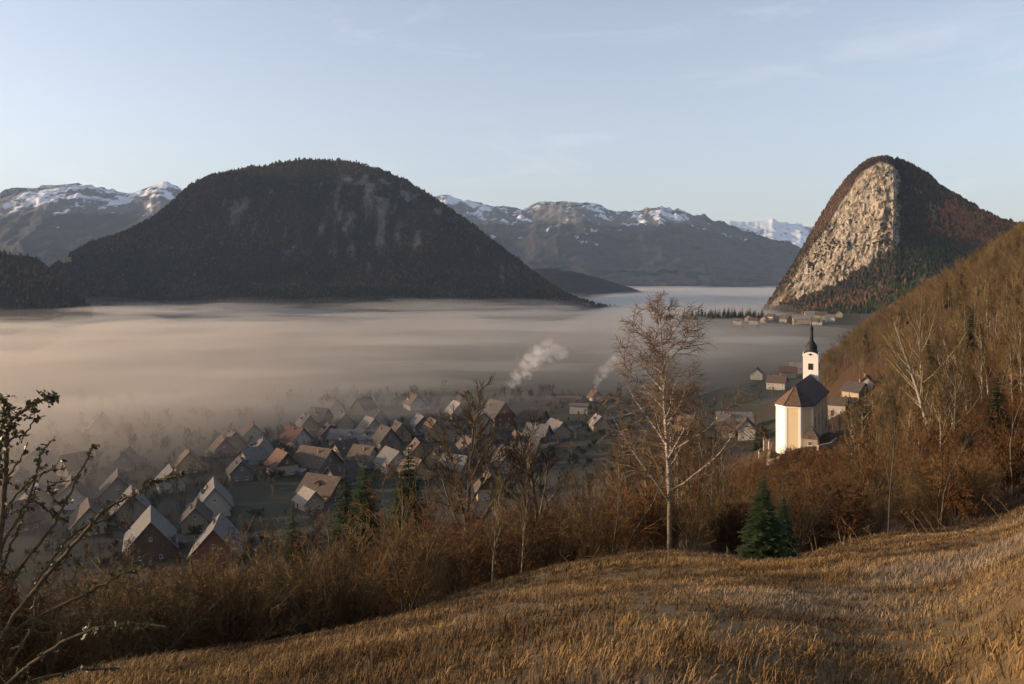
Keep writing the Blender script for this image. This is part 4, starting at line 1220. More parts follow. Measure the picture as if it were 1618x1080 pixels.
    return tag(e, label, 'house', group)

V1 = 'houses in the misty village'
# near roofs, in the order they stand up the slope
house(238, 272, 13, 20, 5.6, 46, 22, 'wood', 'grey', 'large barn-like house with a steep grey roof and boarded gable', gable='wood', chim=0)
house(343, 258, 12, 17, 5.8, 46, 12, 'red', 'grey', 'steep grey-roofed house with a red-brown front at the edge of the brown thicket', chim=1)
house(338, 322, 11, 17, 5.4, 47, 20, 'white', 'grey', 'steep pale-edged grey roof behind the red-brown fronted house')
house(446, 388, 10, 12, 5.6, 45, 34, 'cream', 'red', 'cream house with a bright red-brown roof and timber balcony gable', gable='wood')
house(500, 392, 13, 17, 5.2, 42, 58, 'grey', 'brown', 'broad grey-brown roofed farmhouse beside the red-brown roofed house')
house(512, 338, 11, 15, 4.8, 40, 62, 'wood', 'brown', 'low brown-roofed barn just above the thicket', chim=0)
house(489, 322, 7, 9, 4.4, 42, 36, 'cream', 'pale', 'small pale-roofed outbuilding beside the low barn', chim=0)
house(466, 455, 10, 13, 5.2, 44, 50, 'white', 'red', 'red-roofed white house behind the cream house with timber balcony')
house(398, 465, 11, 16, 5.2, 44, 24, 'white', 'brown', 'brown-roofed white house fading into the mist')
house(352, 430, 9, 12, 4.8, 44, 26, 'grey', 'brown', 'small brown-roofed grey house fading into the mist', chim=1)
house(560, 458, 10, 24, 4.8, 34, 84, 'white', 'grey', 'long low grey-roofed building with white walls behind the spruces')
house(528, 552, 9, 11, 6.4, 48, 30, 'white', 'dark', 'tall white gabled house with a dark roof standing in the mist')
house(542, 508, 9, 11, 5, 45, 26, 'cream', 'brown', 'small cream gabled house below the tall white gabled house')
house(600, 506, 10, 11, 5, 48, 6, 'cream', 'dark', 'cream gable front with a dark steep roof beside a bare village tree')
house(684, 470, 9, 12, 6.5, 50, 22, 'ochre', 'brown', 'narrow ochre house with a tall steep gable beside the dark bare tree')
house(655, 580, 10, 13, 5.4, 45, 26, 'white', 'brown', 'white house with a brown roof high in the foggy village')
house(786, 520, 13, 16, 7.5, 47, 32, 'red', 'dark', 'big red-walled house with a dark steep roof under the chimney smoke', chim=2)
house(762, 492, 11, 13, 8.0, 42, 6, 'cream', 'dark', 'tall cream house with slatted balconies beside the big red-walled house')
house(722, 545, 10, 14, 5.5, 44, 20, 'grey', 'pale', 'pale-roofed grey house behind the forked bare tree')
house(774, 318, 9, 10, 5.6, 46, 6, 'cream', 'brown', 'timbered cream house with a small front gable just beyond the thicket', gable='wood')
house(915, 560, 9, 11, 5.2, 12, 80, 'white', 'grey', 'flat-topped white building with two dark windows at the field edge', chim=0, floors=1)
house(946, 490, 8, 10, 5.2, 42, 10, 'cream', 'pale', 'small cream gabled house at the end of the village lane')
house(940, 620, 7, 9, 4.6, 42, 16, 'white', 'red', 'little white house below the thinner smoke plume')
house(900, 610, 9, 18, 3.6, 20, 75, 'red', 'brown', 'long low shed with red walls behind the flat-topped building', chim=0, floors=1)
house(160, 492, 10, 12, 6.2, 48, 22, 'white', 'pale', 'lone pale gabled house half lost in the fog over the fields')
house(112, 335, 11, 15, 5, 45, 26, 'white', 'brown', 'brown-roofed white house behind the arching twigs', V1)
house(140, 300, 10, 14, 5, 45, 28, 'cream', 'brown', 'cream house with a pale roof edge behind the arching twigs')
house(186, 345, 11, 16, 5.2, 46, 24, 'grey', 'dark', 'dark-roofed grey house behind the large barn-like house')
house(208, 318, 10, 14, 5.2, 46, 24, 'cream', 'grey', 'grey-roofed cream house next to the large barn-like house')
house(298, 395, 10, 13, 5, 45, 22, 'ochre', 'brown', 'ochre house with a brown roof in the mist behind the grey roofs')
house(380, 378, 9, 12, 5, 44, 22, 'grey', 'dark', 'small dark-roofed grey house between the grey roofs and the red-brown one')
# beyond the church
house(1160, 455, 10, 17, 5.6, 38, 84, 'cream', 'pale', 'long cream house with a pale roof below the church knoll')
house(1180, 428, 8, 9, 5.6, 48, -16, 'white', 'dark', 'white gabled house with a dark roof close to the church knoll')
house(1148, 440, 8, 9, 4.2, 38, 70, 'grey', 'brown', 'small brown outbuilding in front of the long cream house', chim=0)
house(1228, 690, 11, 14, 6, 40, 60, 'white', 'brown', 'white house with a broad brown roof behind the church')
house(1245, 770, 10, 14, 5.6, 40, 70, 'cream', 'red', 'cream house with a red roof farther behind the church')
house(1262, 800, 10, 15, 5.6, 40, 75, 'cream', 'pale', 'cream house with a pale roof next to the church tower')
house(1196, 760, 10, 13, 5.2, 42, -20, 'white', 'dark', 'white house with a dark roof in the thin fog beyond the church')
house(1324, 330, 5.6, 6.2, 4.4, 36, 60, 'white', 'brown', 'small bright white house with one dark window in the hollow by the church', chim=1, floors=1)
house(1352, 350, 6.5, 8, 4.2, 42, 30, 'cream', 'dark', 'cream house with a dark roof in the hollow beside the white house')
house(1338, 338, 4.5, 6, 2.8, 30, 70, 'wood', 'dark', 'low dark shed below the houses in the hollow', chim=0, floors=1)
house(1370, 352, 5.5, 6, 3.6, 42, -30, 'white', 'brown', 'little white gabled house under the hillside wood')
# hamlet below the cliff
HAM = [(1166, 1390, 10, 13, 60, 'white', 'brown'), (1182, 1440, 10, 13, -20, 'cream', 'brown'), (1190, 1380, 11, 14, 70, 'white', 'red'), (1208, 1400, 10, 14, -30, 'cream', 'pale'), (1218, 1450, 10, 12, 50, 'white', 'brown'),
       (1266, 1330, 15, 24, 78, 'cream', 'pale'), (1282, 1420, 12, 20, 80, 'white', 'pale'), (1298, 1380, 12, 18, 70, 'cream', 'brown'), (1312, 1330, 10, 14, 60, 'white', 'grey'), (1326, 1400, 10, 14, -20, 'cream', 'brown'), (1240, 1380, 10, 14, 40, 'grey', 'brown'), (1290, 1290, 11, 16, 70, 'white', 'grey')]
for i, (px, Y, w, l, yaw, wl, rf) in enumerate(HAM):
    big = l > 17
    house(px, Y, w, l, 7.5 if big else 6, 38, yaw, wl, rf, 'large pale apartment house in the hamlet below the limestone cliff' if big else 'small %s house with %s roof in the hamlet below the limestone cliff' % (wl, rf), 'houses in the hamlet below the cliff', z=gz((px - CX) / F * Y, Y) - .2)
# further houses thinned out by the fog
r = np.random.RandomState(77)
FILL = []
taken = [(238, 272), (343, 258), (338, 322), (446, 388), (500, 392)]
for px, Y in [(420, 500), (470, 540), (505, 520), (575, 560), (620, 560), (630, 470), (700, 600), (735, 600), (820, 560), (845, 520), (300, 480), (250, 420), (330, 520), (270, 500), (560, 600), (60, 330), (30, 360), (230, 470), (590, 420), (660, 410), (700, 400), (740, 420), (820, 430), (850, 460), (880, 470), (790, 420), (620, 390), (980, 560), (1010, 520), (430, 440), (1085, 470), (1110, 560), (450, 480), (485, 500), (520, 470), (560, 520), (585, 480), (640, 520), (665, 500), (610, 450), (715, 470), (750, 560), (690, 440), (800, 580), (770, 600), (860, 590), (400, 400), (370, 440), (415, 420), (545, 420), (575, 400), (330, 470), (280, 450), (200, 400), (120, 390), (60, 400), (20, 300), (310, 300), (270, 360), (800, 380), (830, 400), (655, 370), (720, 375), (540, 360)]:
    if (px < 345 and Y > 410) or (Y > 500 and (px + Y) % 2 == 0) or (380 < px < 700 and 400 < Y and (px // 5 + Y // 10) % 2 == 0): continue
    wl = ('white', 'cream', 'grey', 'ochre', 'grey')[r.randint(5)]; rf = ('brown', 'dark', 'grey', 'brown', 'dark', 'grey')[r.randint(6)]
    house(px, Y, r.uniform(8, 11), r.uniform(10, 15), r.uniform(4.6, 5.8), r.uniform(42, 48), r.choice([24, 18, 30, -35, 62]) + r.uniform(-6, 6), wl, rf,
          '%s-walled village house with a %s gabled roof among bare trees in the mist' % (wl, rf), V1)

# ------------------------------------------------------------------ church on its knoll
def church():
    Yn = 213.0
    ax = R(-26)                                             # the ridge runs away from the apse, 26 degrees clockwise of +Y
    d = np.array([-math.sin(ax), math.cos(ax)]); s_ = np.array([math.cos(ax), math.sin(ax)])
    apex = P(1257, 608, Yn)
    zr = apex[2]; base_z = 45.7; H = 54.9 - base_z; rise = zr - 54.9
    e = empty('church', (apex[0], apex[1], base_z), ax)     # local +Y runs along the ridge, away from the apse
    s = 3.5; hw = s * (1 + math.sqrt(2)) / 2                # half-octagon apse, side 3.5 m
    c45 = s / math.sqrt(2)
    L = 27.0
    # plan, starting at the far west side, running round the apse
    plan = [(-hw, L), (-hw, 0 - hw + c45 + 0.0), (-s / 2, -hw), (s / 2, -hw), (hw, -hw + c45), (hw, L)]
    n = len(plan)
    wv = [(x, y, -2.5) for x, y in plan] + [(x, y, H) for x, y in plan] + [(0, L, H + rise)]
    wf = [(i, (i + 1) % n, n + (i + 1) % n, n + i) for i in range(n - 1)] + [(n - 1, 0, n, 2 * n, 2 * n - 1)]
    yellow = plaster('church yellow plaster', (0.68, 0.54, 0.33), 0.12)
    white = plaster('church white plaster', (0.80, 0.77, 0.70), 0.08)
    me = bpy.data.meshes.new('church_wall'); me.from_pydata([tuple(map(float, q)) for q in wv], [], wf); me.materials.append(yellow); me.materials.append(white); me.polygons[1].material_index = 1  # left apse facet white: strong sun on it put into the colour
    link('wall', me, None, e)
    # white corner pilasters and cornice
    for i, (x, y) in enumerate(plan[:-1] + [plan[-1]]):
        if i == 0 or i == n - 1: continue
        a, b = np.array(plan[i - 1]), np.array(plan[(i + 1) % n]); p = np.array((x, y))
        u1 = (a - p) / np.linalg.norm(a - p); u2 = (b - p) / np.linalg.norm(b - p)
        o1 = np.array((u1[1], -u1[0])); o1 = o1 * np.sign(np.dot(o1, p - np.array((0, 4.0)))) * .07
        o2 = np.array((u2[1], -u2[0])); o2 = o2 * np.sign(np.dot(o2, p - np.array((0, 4.0)))) * .07
        for u, o in ((u1, o1), (u2, o2)):
            q = [p + u * .0, p + u * .5]
            k = (o1 + o2) / (1 + np.dot(o1, o2) / .0049)
            outer0 = p + k; outer1 = q[1] + o
            vv = [(*q[0], -2.4), (*q[1], -2.4), (*outer1, -2.4), (*outer0, -2.4)]; vv += [(v[0], v[1], H - .01) for v in vv]
            link('pilaster', raw_mesh('pilaster', [(vv, [(0, 1, 2, 3), (4, 7, 6, 5), (0, 4, 5, 1), (1, 5, 6, 2), (2, 6, 7, 3), (3, 7, 4, 0)])], [white]), None, e)
    for k in range(3):                                      # pilasters along the nave
        for sg in (-1, 1):
            yk = 5.5 + k * 7.0
            v, f = box_geo(sg * hw - .07, sg * hw + .07, yk - .35, yk + .35, -2.4, H - .01)
            link('pilaster', raw_mesh('pilaster', [(v, f)], [white]), None, e)
    def offset_plan(o):
        sc_ = (hw + o) / hw
        return [(-hw - o, L + .05), (-hw - o, -hw + c45 - o * .414), (-s / 2 - o * .414, -hw - o), (s / 2 + o * .414, -hw - o), (hw + o, -hw + c45 - o * .414), (hw + o, L + .05)]
    cp = offset_plan(.22)
    cv = [(x, y, H - .42) for x, y in cp] + [(x, y, H + .0) for x, y in cp]
    link('cornice', raw_mesh('cornice', [(cv, [(i, (i + 1) % n, n + (i + 1) % n, n + i) for i in range(n)] + [tuple(range(n)), tuple(range(2 * n - 1, n - 1, -1))])], [white]), None, e)
    # roof: nave gable roof that ends in three hipped facets over the apse, slight bell-cast eaves
    ov = .55
    rp = offset_plan(ov); z0 = H - .05; t = .25
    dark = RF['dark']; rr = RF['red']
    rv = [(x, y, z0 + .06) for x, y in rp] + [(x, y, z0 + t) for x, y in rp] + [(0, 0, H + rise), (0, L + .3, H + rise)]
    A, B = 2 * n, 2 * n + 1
    parts = {'red': [(n + 0, n + 1, A, B)], 'brown': [(n + 1, n + 2, A), (n + 2, n + 3, A)], 'dark': [(n + 3, n + 4, A), (n + 4, n + 5, B, A), (n + 5, n + 0, B)] + [(i, (i + 1) % n, n + (i + 1) % n, n + i) for i in range(n)] + [tuple(range(n))]}  # sun and shade put into the slopes: red and brown lit, dark shaded
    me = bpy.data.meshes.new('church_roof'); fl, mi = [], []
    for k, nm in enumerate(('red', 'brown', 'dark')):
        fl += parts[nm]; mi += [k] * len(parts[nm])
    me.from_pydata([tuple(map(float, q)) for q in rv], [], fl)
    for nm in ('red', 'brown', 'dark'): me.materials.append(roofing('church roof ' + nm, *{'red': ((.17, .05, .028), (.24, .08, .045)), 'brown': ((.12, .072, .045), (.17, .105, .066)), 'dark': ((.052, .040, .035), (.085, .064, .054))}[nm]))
    me.polygons.foreach_set('material_index', mi)
    bm = bmesh.new(); bm.from_mesh(me); bmesh.ops.recalc_face_normals(bm, faces=bm.faces); bm.to_mesh(me); bm.free()
    ro = link('roof', me, None, e)
    for a_, b_ in (((0, 0, H + rise), (0, L + .3, H + rise)),) + tuple(((0, 0, H + rise), (*rp[i], z0 + t)) for i in (1, 2, 3, 4)):
        co, fa = tubes([(0, [Vector(a_), Vector(a_).lerp(Vector(b_), .5), Vector(b_)], [.10] * 3)], lambda l: 6)
        link('ridge_tile', np_mesh('ridge_tile', co, fa, True), dark, ro)
    # tall round-headed windows along the nave
    for sg in (-1, 1):
        for k in range(3):
            yk = 2.2 + k * 7.0
            pts = [(-.55, 0), (.55, 0), (.55, 2.2)] + [(.55 * math.cos(q), 2.2 + .55 * math.sin(q)) for q in np.linspace(0.3, 2.84, 6)] + [(-.55, 2.2)]
            m_ = len(pts)
            v = [(x, -.03, z) for x, z in pts] + [(x, .06, z) for x, z in pts]
            f = [tuple(range(m_)), tuple(range(2 * m_ - 1, m_ - 1, -1))] + [(i, (i + 1) % m_, m_ + (i + 1) % m_, m_ + i) for i in range(m_)]
            o = link('window', raw_mesh('arched_window', [(v, f)], [M_glass]), None, e)
            o.location = (sg * (hw + .01), yk, 3.4); o.rotation_euler = (0, 0, R(90 * sg))
    # bell tower at the far end
    tw = 1.95
    ty = L + tw - .4
    tc = np.array([0.0, ty])
    zt = 64.6 - base_z
    v, f = box_geo(-tw, tw, ty - tw, ty + tw, -2.5, zt)
    to = link('tower', raw_mesh('tower', [(v, f)], [white]), None, e)
    # curved gable on each face + clockless round opening, cornice, sound windows
    arc = [(-tw - .12, 0), (tw + .12, 0)] + [((tw + .12) * math.cos(q) * .92, 0.15 + 1.0 * math.sin(q)) for q in np.linspace(0.1, math.pi - .1, 11)]
    m_ = len(arc)
    for k in range(4):
        v = [(x, -tw - .14, z) for x, z in arc] + [(x, -tw + .1, z) for x, z in arc]
        f = [tuple(range(m_)), tuple(range(2 * m_ - 1, m_ - 1, -1))] + [(i, (i + 1) % m_, m_ + (i + 1) % m_, m_ + i) for i in range(m_)]
        o = link('tower_gable', raw_mesh('tower_gable', [(v, f)], [white]), None, to); o.location = (0, ty, zt - .35); o.rotation_euler = (0, 0, R(90 * k))
        lv = [box_geo(-.62, .62, -tw - .05, -tw + .05, -.95, .75)]
        o = link('sound_window', raw_mesh('sound_window', lv, [M_glass]), None, to); o.location = (0, ty, zt - 3.0); o.rotation_euler = (0, 0, R(90 * k))
        lv = [box_geo(-.60, .60, -tw - .10, -tw - .052, -.9 + j * .33, -.78 + j * .33) for j in range(5)]
        o = link('louvre', raw_mesh('louvre', lv, [M_door]), None, to); o.location = (0, ty, zt - 3.0); o.rotation_euler = (0, 0, R(90 * k))
        o = link('clock_opening', raw_mesh('round_opening', [([(.28 * math.cos(q), -tw - .16, .28 * math.sin(q)) for q in np.linspace(0, 6.283, 13)[:-1]] + [(.28 * math.cos(q), -tw - .1, .28 * math.sin(q)) for q in np.linspace(0, 6.283, 13)[:-1]], [tuple(range(12))] + [(i, (i + 1) % 12, 12 + (i + 1) % 12, 12 + i) for i in range(12)])], [M_glass]), None, to)
        o.location = (0, ty, zt + .1); o.rotation_euler = (0, 0, R(90 * k))
    # onion cap, lantern, little onion and cross
    prof = [(2.25, 0.0), (2.1, .35), (1.7, .75), (1.45, 1.1), (1.42, 1.5), (1.48, 1.9), (1.38, 2.4), (1.08, 2.9), (.74, 3.35), (.52, 3.8), (.45, 4.5)]
    def lathe(prof, k=16):
        th = np.arange(k) * 2 * math.pi / k
        sq = 1.0
        v = [(r_ * math.cos(a), r_ * math.sin(a), z) for r_, z in prof for a in th]
        f = [(i * k + j, i * k + (j + 1) % k, (i + 1) * k + (j + 1) % k, (i + 1) * k + j) for i in range(len(prof) - 1) for j in range(k)]
        f += [tuple(range(k - 1, -1, -1)), tuple((len(prof) - 1) * k + j for j in range(k))]
        return v, f
    o = link('onion_cap', raw_mesh('onion_cap', [lathe(prof)], [M_metal]), None, to); o.location = (0, ty, zt + .1)
    for p_ in o.data.polygons: p_.use_smooth = True
    o = link('lantern', raw_mesh('lantern', [lathe([(.45, 4.5), (.55, 4.6), (.42, 4.7), (.42, 6.3), (.6, 6.4), (.45, 6.6)], 8)], [M_metal]), None, to); o.location = (0, ty, zt + .1)
    o = link('small_onion', raw_mesh('small_onion', [lathe([(.4, 6.6), (.54, 6.95), (.42, 7.35), (.2, 7.8), (.08, 8.4), (.05, 9.0)], 10)], [M_metal]), None, to); o.location = (0, ty, zt + .1)
    o = link('cross', raw_mesh('cross', [box_geo(-.05, .05, -.05, .05, 8.95, 10.3), box_geo(-.38, -.052, -.05, .05, 9.65, 9.75), box_geo(.052, .38, -.05, .05, 9.65, 9.75)], [M_metal]), None, to); o.location = (0, ty, zt + .1)
    # sacristy: low annex with a tent roof on the shaded side of the apse
    an = (4.1, -3.6)
    q = 1.6
    v, f = box_geo(-q, q, -q, q, -2.5, 2.0)
    sa = link('sacristy', raw_mesh('sacristy', [(v, f)], [W['cream']]), None, e); sa.location = (an[0], an[1], 0)
    tv = [(-q - .3, -q - .3, 2.0), (q + .3, -q - .3, 2.0), (q + .3, q + .3, 2.0), (-q - .3, q + .3, 2.0), (0, 0, 4.8)]
    link('sacristy_roof', raw_mesh('sacristy_roof', [(tv, [(0, 1, 4), (1, 2, 4), (2, 3, 4), (3, 0, 4), (0, 3, 2, 1)])], [RF['brown']]), None, sa)
    window(sa, (-.1, -q - .01, .9), 0, .9, 1.0)
    tag(e, 'yellow and white church with onion-capped bell tower standing on the knoll', 'church')
    return e, hw
church_o, _hw = church()

def wall_run(name, pts, h, t, label, mat, cap=None):
    e = empty(name, tuple(map(float, (pts[0][0], pts[0][1], gz(*pts[0])))))
    for (x0, y0), (x1, y1) in zip(pts[:-1], pts[1:]):
        d = np.array((x1 - x0, y1 - y0)); ln = np.linalg.norm(d); d /= ln; nrm = np.array((-d[1], d[0])) * t / 2
        z0, z1 = gz(x0, y0), gz(x1, y1)
        v = []
        for (x, y, z) in ((x0, y0, z0), (x1, y1, z1)):
            for sg in (-1, 1):
                for zz in (z - 1.0, z + h): v.append((x + nrm[0] * sg - pts[0][0], y + nrm[1] * sg - pts[0][1], zz - e.location[2]))
        f = [(0, 1, 3, 2), (4, 6, 7, 5), (0, 4, 5, 1), (2, 3, 7, 6), (0, 2, 6, 4), (1, 5, 7, 3)]
        link('wall_section', raw_mesh('wall_section', [(v, f)], [mat]), None, e)
    return tag(e, label, 'wall')
def P2(px, Y): return ((px - CX) / F * Y, Y)
wall_run('churchyard_wall', [P2(1216, 222), P2(1213, 207), P2(1224, 201), P2(1232, 199)], 1.3, .6, 'low pale stone churchyard wall below the lit church apse', M_stone)
wall_run('churchyard_wall', [P2(1292, 200), P2(1312, 203), P2(1322, 215)], 1.2, .5, 'low stone churchyard wall running on from the sacristy', M_stone)
def pillar(px, Y, h, label):
    x, y = P2(px, Y); z = gz(x, y)
    e = empty('shrine_pillar', (x, y, z))
    link('shaft', raw_mesh('shaft', [box_geo(-.45, .45, -.45, .45, -.5, h)], [W['white']]), None, e)
    link('cap', raw_mesh('cap', [([(-.62, -.62, h), (.62, -.62, h), (.62, .62, h), (-.62, .62, h), (0, 0, h + .8)], [(0, 1, 4), (1, 2, 4), (2, 3, 4), (3, 0, 4), (0, 3, 2, 1)])], [RF['brown']]), None, e)
    tag(e, label, 'pillar')
pillar(1209, 238, 3.0, 'taller white wayside pillar on the slope beside the church')
pillar(1202, 226, 1.6, 'shorter white wayside pillar on the slope beside the church')
pillar(1217, 232, 2.0, 'stubby white wayside pillar between the church and the taller pillar')

# ------------------------------------------------------------------ village lanes, trees
def lane(name, pts, width, label):
    a = np.array([P2(*p) for p in pts]); 
    t = np.linspace(0, len(a) - 1, 80); i = np.clip(t.astype(int), 0, len(a) - 2); f = (t - i)[:, None]; f = f * f * (3 - 2 * f)
    c = a[i] * (1 - f) + a[i + 1] * f
    for _ in range(6): c[1:-1] = (c[:-2] + c[2:] + 2 * c[1:-1]) / 4
    d = np.gradient(c, axis=0); d /= np.linalg.norm(d, axis=1, keepdims=True); nrm = np.stack([-d[:, 1], d[:, 0]], 1) * width / 2
    q = np.linspace(-1, 1, 5)
    xy = c[:, None] + nrm[:, None] * q[None, :, None]
    z = ground_z(xy[..., 0], xy[..., 1]) + 0.35
    co = np.concatenate([xy, z[..., None]], -1).reshape(-1, 3)
    me = np_mesh(name, co, grid_faces(80, 5), True)
    tag(link(name, me, speckled('worn asphalt', (0.055, 0.055, 0.056), (0.085, 0.083, 0.08), .4, obj=False)), label, 'road', kind='structure')
lane('road', [(770, 380), (830, 420), (880, 455), (905, 500), (960, 530), (1060, 600), (1140, 700)], 6, 'grey village road winding out to the fields')
lane('path', [(820, 425), (740, 465), (660, 450), (560, 430), (470, 425), (400, 410)], 4.5, 'narrow lane between the village houses')

def village_trees():
    r = np.random.RandomState(4)
    spec = [(455, 590, 11), (515, 560, 12), (530, 610, 11), (645, 600, 13), (620, 570, 9), (440, 540, 9), (380, 520, 9), (310, 540, 9), (700, 640, 14), (585, 610, 10), (840, 600, 10), (870, 560, 9), (980, 640, 12), (1000, 590, 12), (1040, 640, 12), (1090, 600, 12), (1115, 520, 11), (1140, 560, 11), (1060, 540, 10),
            (360, 350, 8), (290, 330, 8), (270, 300, 7), (410, 360, 9), (430, 340, 9), (560, 380, 10), (610, 420, 10), (700, 480, 10), (740, 440, 9), (830, 380, 9), (800, 470, 9), (880, 420, 9), (930, 430, 9), (960, 460, 9), (230, 380, 9), (80, 420, 9), (150, 400, 9), (1200, 520, 10), (1220, 600, 10), (1190, 640, 11)]
    for i, (px, Y, h) in enumerate(spec):
        x = (px - CX) / F * Y
        K['village'][i % 4].put(x, Y, gz(x, Y) - .1, h * r.uniform(.9, 1.1), r.uniform(0, 6), 'bare grey tree ' + ('at the foggy field edge of the village' if Y > 530 else 'among the near steep grey roofs' if px < 400 else 'between the spruces and the red-brown roofs' if px < 640 else 'near the big red-walled house' if px < 850 else 'near the flat-topped white building' if px < 1020 else 'below the church knoll among the pale-roofed houses'), 'tree', 'bare trees in the village', sx=1.15)
    for i in range(44):                                      # dark row of conifers at the far fog edge
        px = 1075 + i * 3.0 + r.uniform(-2, 2); Y = 1560 + r.uniform(-60, 60)
        x = (px - CX) / F * Y
        K['spruce'][i % 3].put(x, Y, gz(x, Y), r.uniform(11, 19), r.uniform(0, 6), 'dark conifer in the row where the fog meets the hamlet', 'tree', 'conifer row by the hamlet', sx=1.5)
    for i in range(26):
        px = r.uniform(1100, 1330); Y = 1340 + r.uniform(-90, 60)
        x = (px - CX) / F * Y
        K['village'][i % 4].put(x, Y, gz(x, Y) - .1, r.uniform(8, 12), r.uniform(0, 6), 'bare brown tree among the hamlet houses below the cliff', 'tree', 'bare trees in the hamlet', sx=1.3)
    for i in range(30):
        px = r.uniform(60, 1100); Y = r.uniform(290, 480); x = (px - CX) / F * Y
        K['bush'][i % 3].put(x, Y, gz(x, Y) - .1, r.uniform(2, 4), r.uniform(0, 6), 'grey garden bush between the near village houses', 'shrub', 'garden bushes in the village', sx=1.3)
    for i, (px, Y, h) in enumerate([(1205, 262, 9), (1196, 300, 9), (1208, 330, 11), (1316, 260, 7), (1330, 245, 6), (1345, 250, 7), (1362, 262, 7), (1310, 232, 5), (1328, 225, 6), (1300, 285, 8)]):
        x = (px - CX) / F * Y
        kd = K['spruce'][i % 3] if i < 3 else K['bare'][i % 5]
        kd.put(x, Y, gz(x, Y) - .1, h, i, 'dark conifer on the shaded back of the church knoll' if i < 3 else 'small bare tree in the shaded hollow beside the church', 'tree', 'conifers behind the knoll' if i < 3 else 'bare trees beside the church', sx=1.3)
village_trees()

def gardens():
    r = np.random.RandomState(31)
    n = 2600
    px = r.uniform(-60, 1130, n); Y = r.uniform(255, 640, n)
    x = (px - CX) / F * Y
    keep = fbm(x / 45, Y / 45, 2, 3) + r.normal(0, .2, n) > -.02
    hs = np.array([(o.location.x, o.location.y) for o in bpy.data.objects if o.name.startswith('house') and o.parent is None])
    keep &= (np.min((x[:, None] - hs[None, :, 0]) ** 2 + (Y[:, None] - hs[None, :, 1]) ** 2, axis=1) > 7.5 ** 2)
    x, Y = x[keep], Y[keep]; z = ground_z(x, Y)
    n = len(x)
    h = np.where(r.rand(n) < .42, r.uniform(5.5, 10.5, n), r.uniform(1.5, 4, n))
    v = np.where(h > 5, r.randint(0, 4, n), 4 + r.randint(0, 3, n))
    instance_stuff('garden_thicket', 'grey hedges, orchard trees and bushes crowded between the village houses', 'thicket', list(zip(x, Y, z - .1, h, r.uniform(0, 6, n), v)), [(first_parts(k), k.top) for k in K['village'] + K['bush']])
gardens()

# ------------------------------------------------------------------ chimney smoke
def smoke(name, label, pts, dens, seed):
    """pts: (px, py, Y, radius)"""
    r = np.random.RandomState(int(seed))
    c = np.array([P(a, b, Y) for a, b, Y, rad in pts]); rad = np.array([q[3] for q in pts], float)
    bm = bmesh.new()
    for t in np.linspace(0, len(c) - 1, 5 * len(c)):
        i = min(int(t), len(c) - 2); f = t - i
        p = c[i] * (1 - f) + c[i + 1] * f; q = rad[i] * (1 - f) + rad[i + 1] * f
        for _ in range(2):
            o = p + r.normal(0, .45, 3) * q
            bmesh.ops.create_icosphere(bm, subdivisions=2, radius=q * r.uniform(.3, .8), matrix=Matrix.Translation(Vector(o)))
    tmp = bpy.data.meshes.new('puff'); bm.to_mesh(tmp); bm.free()
    ob = bpy.data.objects.new('puff', tmp); C.objects.link(ob)
    md = ob.modifiers.new('merge', 'REMESH'); md.mode = 'VOXEL'; md.voxel_size = 0.4
    dg = bpy.context.evaluated_depsgraph_get()
    me = bpy.data.meshes.new_from_object(ob.evaluated_get(dg)); me.name = name
    bpy.data.objects.remove(ob); bpy.data.meshes.remove(tmp)
    n = len(me.vertices); co = np.empty(n * 3, np.float32); me.vertices.foreach_get('co', co); co = co.reshape(-1, 3)
    nz = np.stack([fbm(co[:, 0] / 2.2 + k * 31, co[:, 1] / 2.2, co[:, 2] / 2.2, 3) for k in range(3)], 1)
    me.vertices.foreach_set('co', (co + nz * 1.3).astype(np.float32).ravel()); me.update()
    vm = volume_mat(name, dens, (.97, .96, .95), .3)
    t = vm.node_tree; v = [q for q in t.nodes if q.type == 'PRINCIPLED_VOLUME'][0]
    g = t.nodes.new('ShaderNodeNewGeometry'); nn = t.nodes.new('ShaderNodeTexNoise'); nn.inputs['Scale'].default_value = .30; nn.inputs['Detail'].default_value = 4; nn.inputs['Roughness'].default_value = .65
    rm = t.nodes.new('ShaderNodeMapRange'); rm.inputs['From Min'].default_value = .40; rm.inputs['From Max'].default_value = .66; rm.inputs['To Max'].default_value = dens
    t.links.new(g.outputs['Position'], nn.inputs['Vector']); t.links.new(nn.outputs['Fac'], rm.inputs['Value']); t.links.new(rm.outputs['Result'], v.inputs['Density'])
    tag(link(name, me, vm), label, 'smoke', kind='stuff')
smoke('chimney_smoke', 'bright white smoke plume rising from the big red-walled house', [(797, 618, 520, .8), (805, 608, 521, 2.4), (815, 597, 522, 3.6), (824, 583, 524, 4.2), (834, 572, 526, 5.0), (846, 562, 528, 5.5), (862, 556, 531, 6.0), (880, 553, 534, 5.0)], .11, 2.0)
smoke('chimney_smoke', 'thin faint smoke plume over the little white house', [(940, 622, 620, .8), (940, 612, 620, 2.0), (944, 602, 621, 3.0), (949, 592, 622, 3.6), (956, 584, 624, 4.0), (966, 577, 626, 5.0), (980, 572, 628, 4.5)], .06, 7.0)
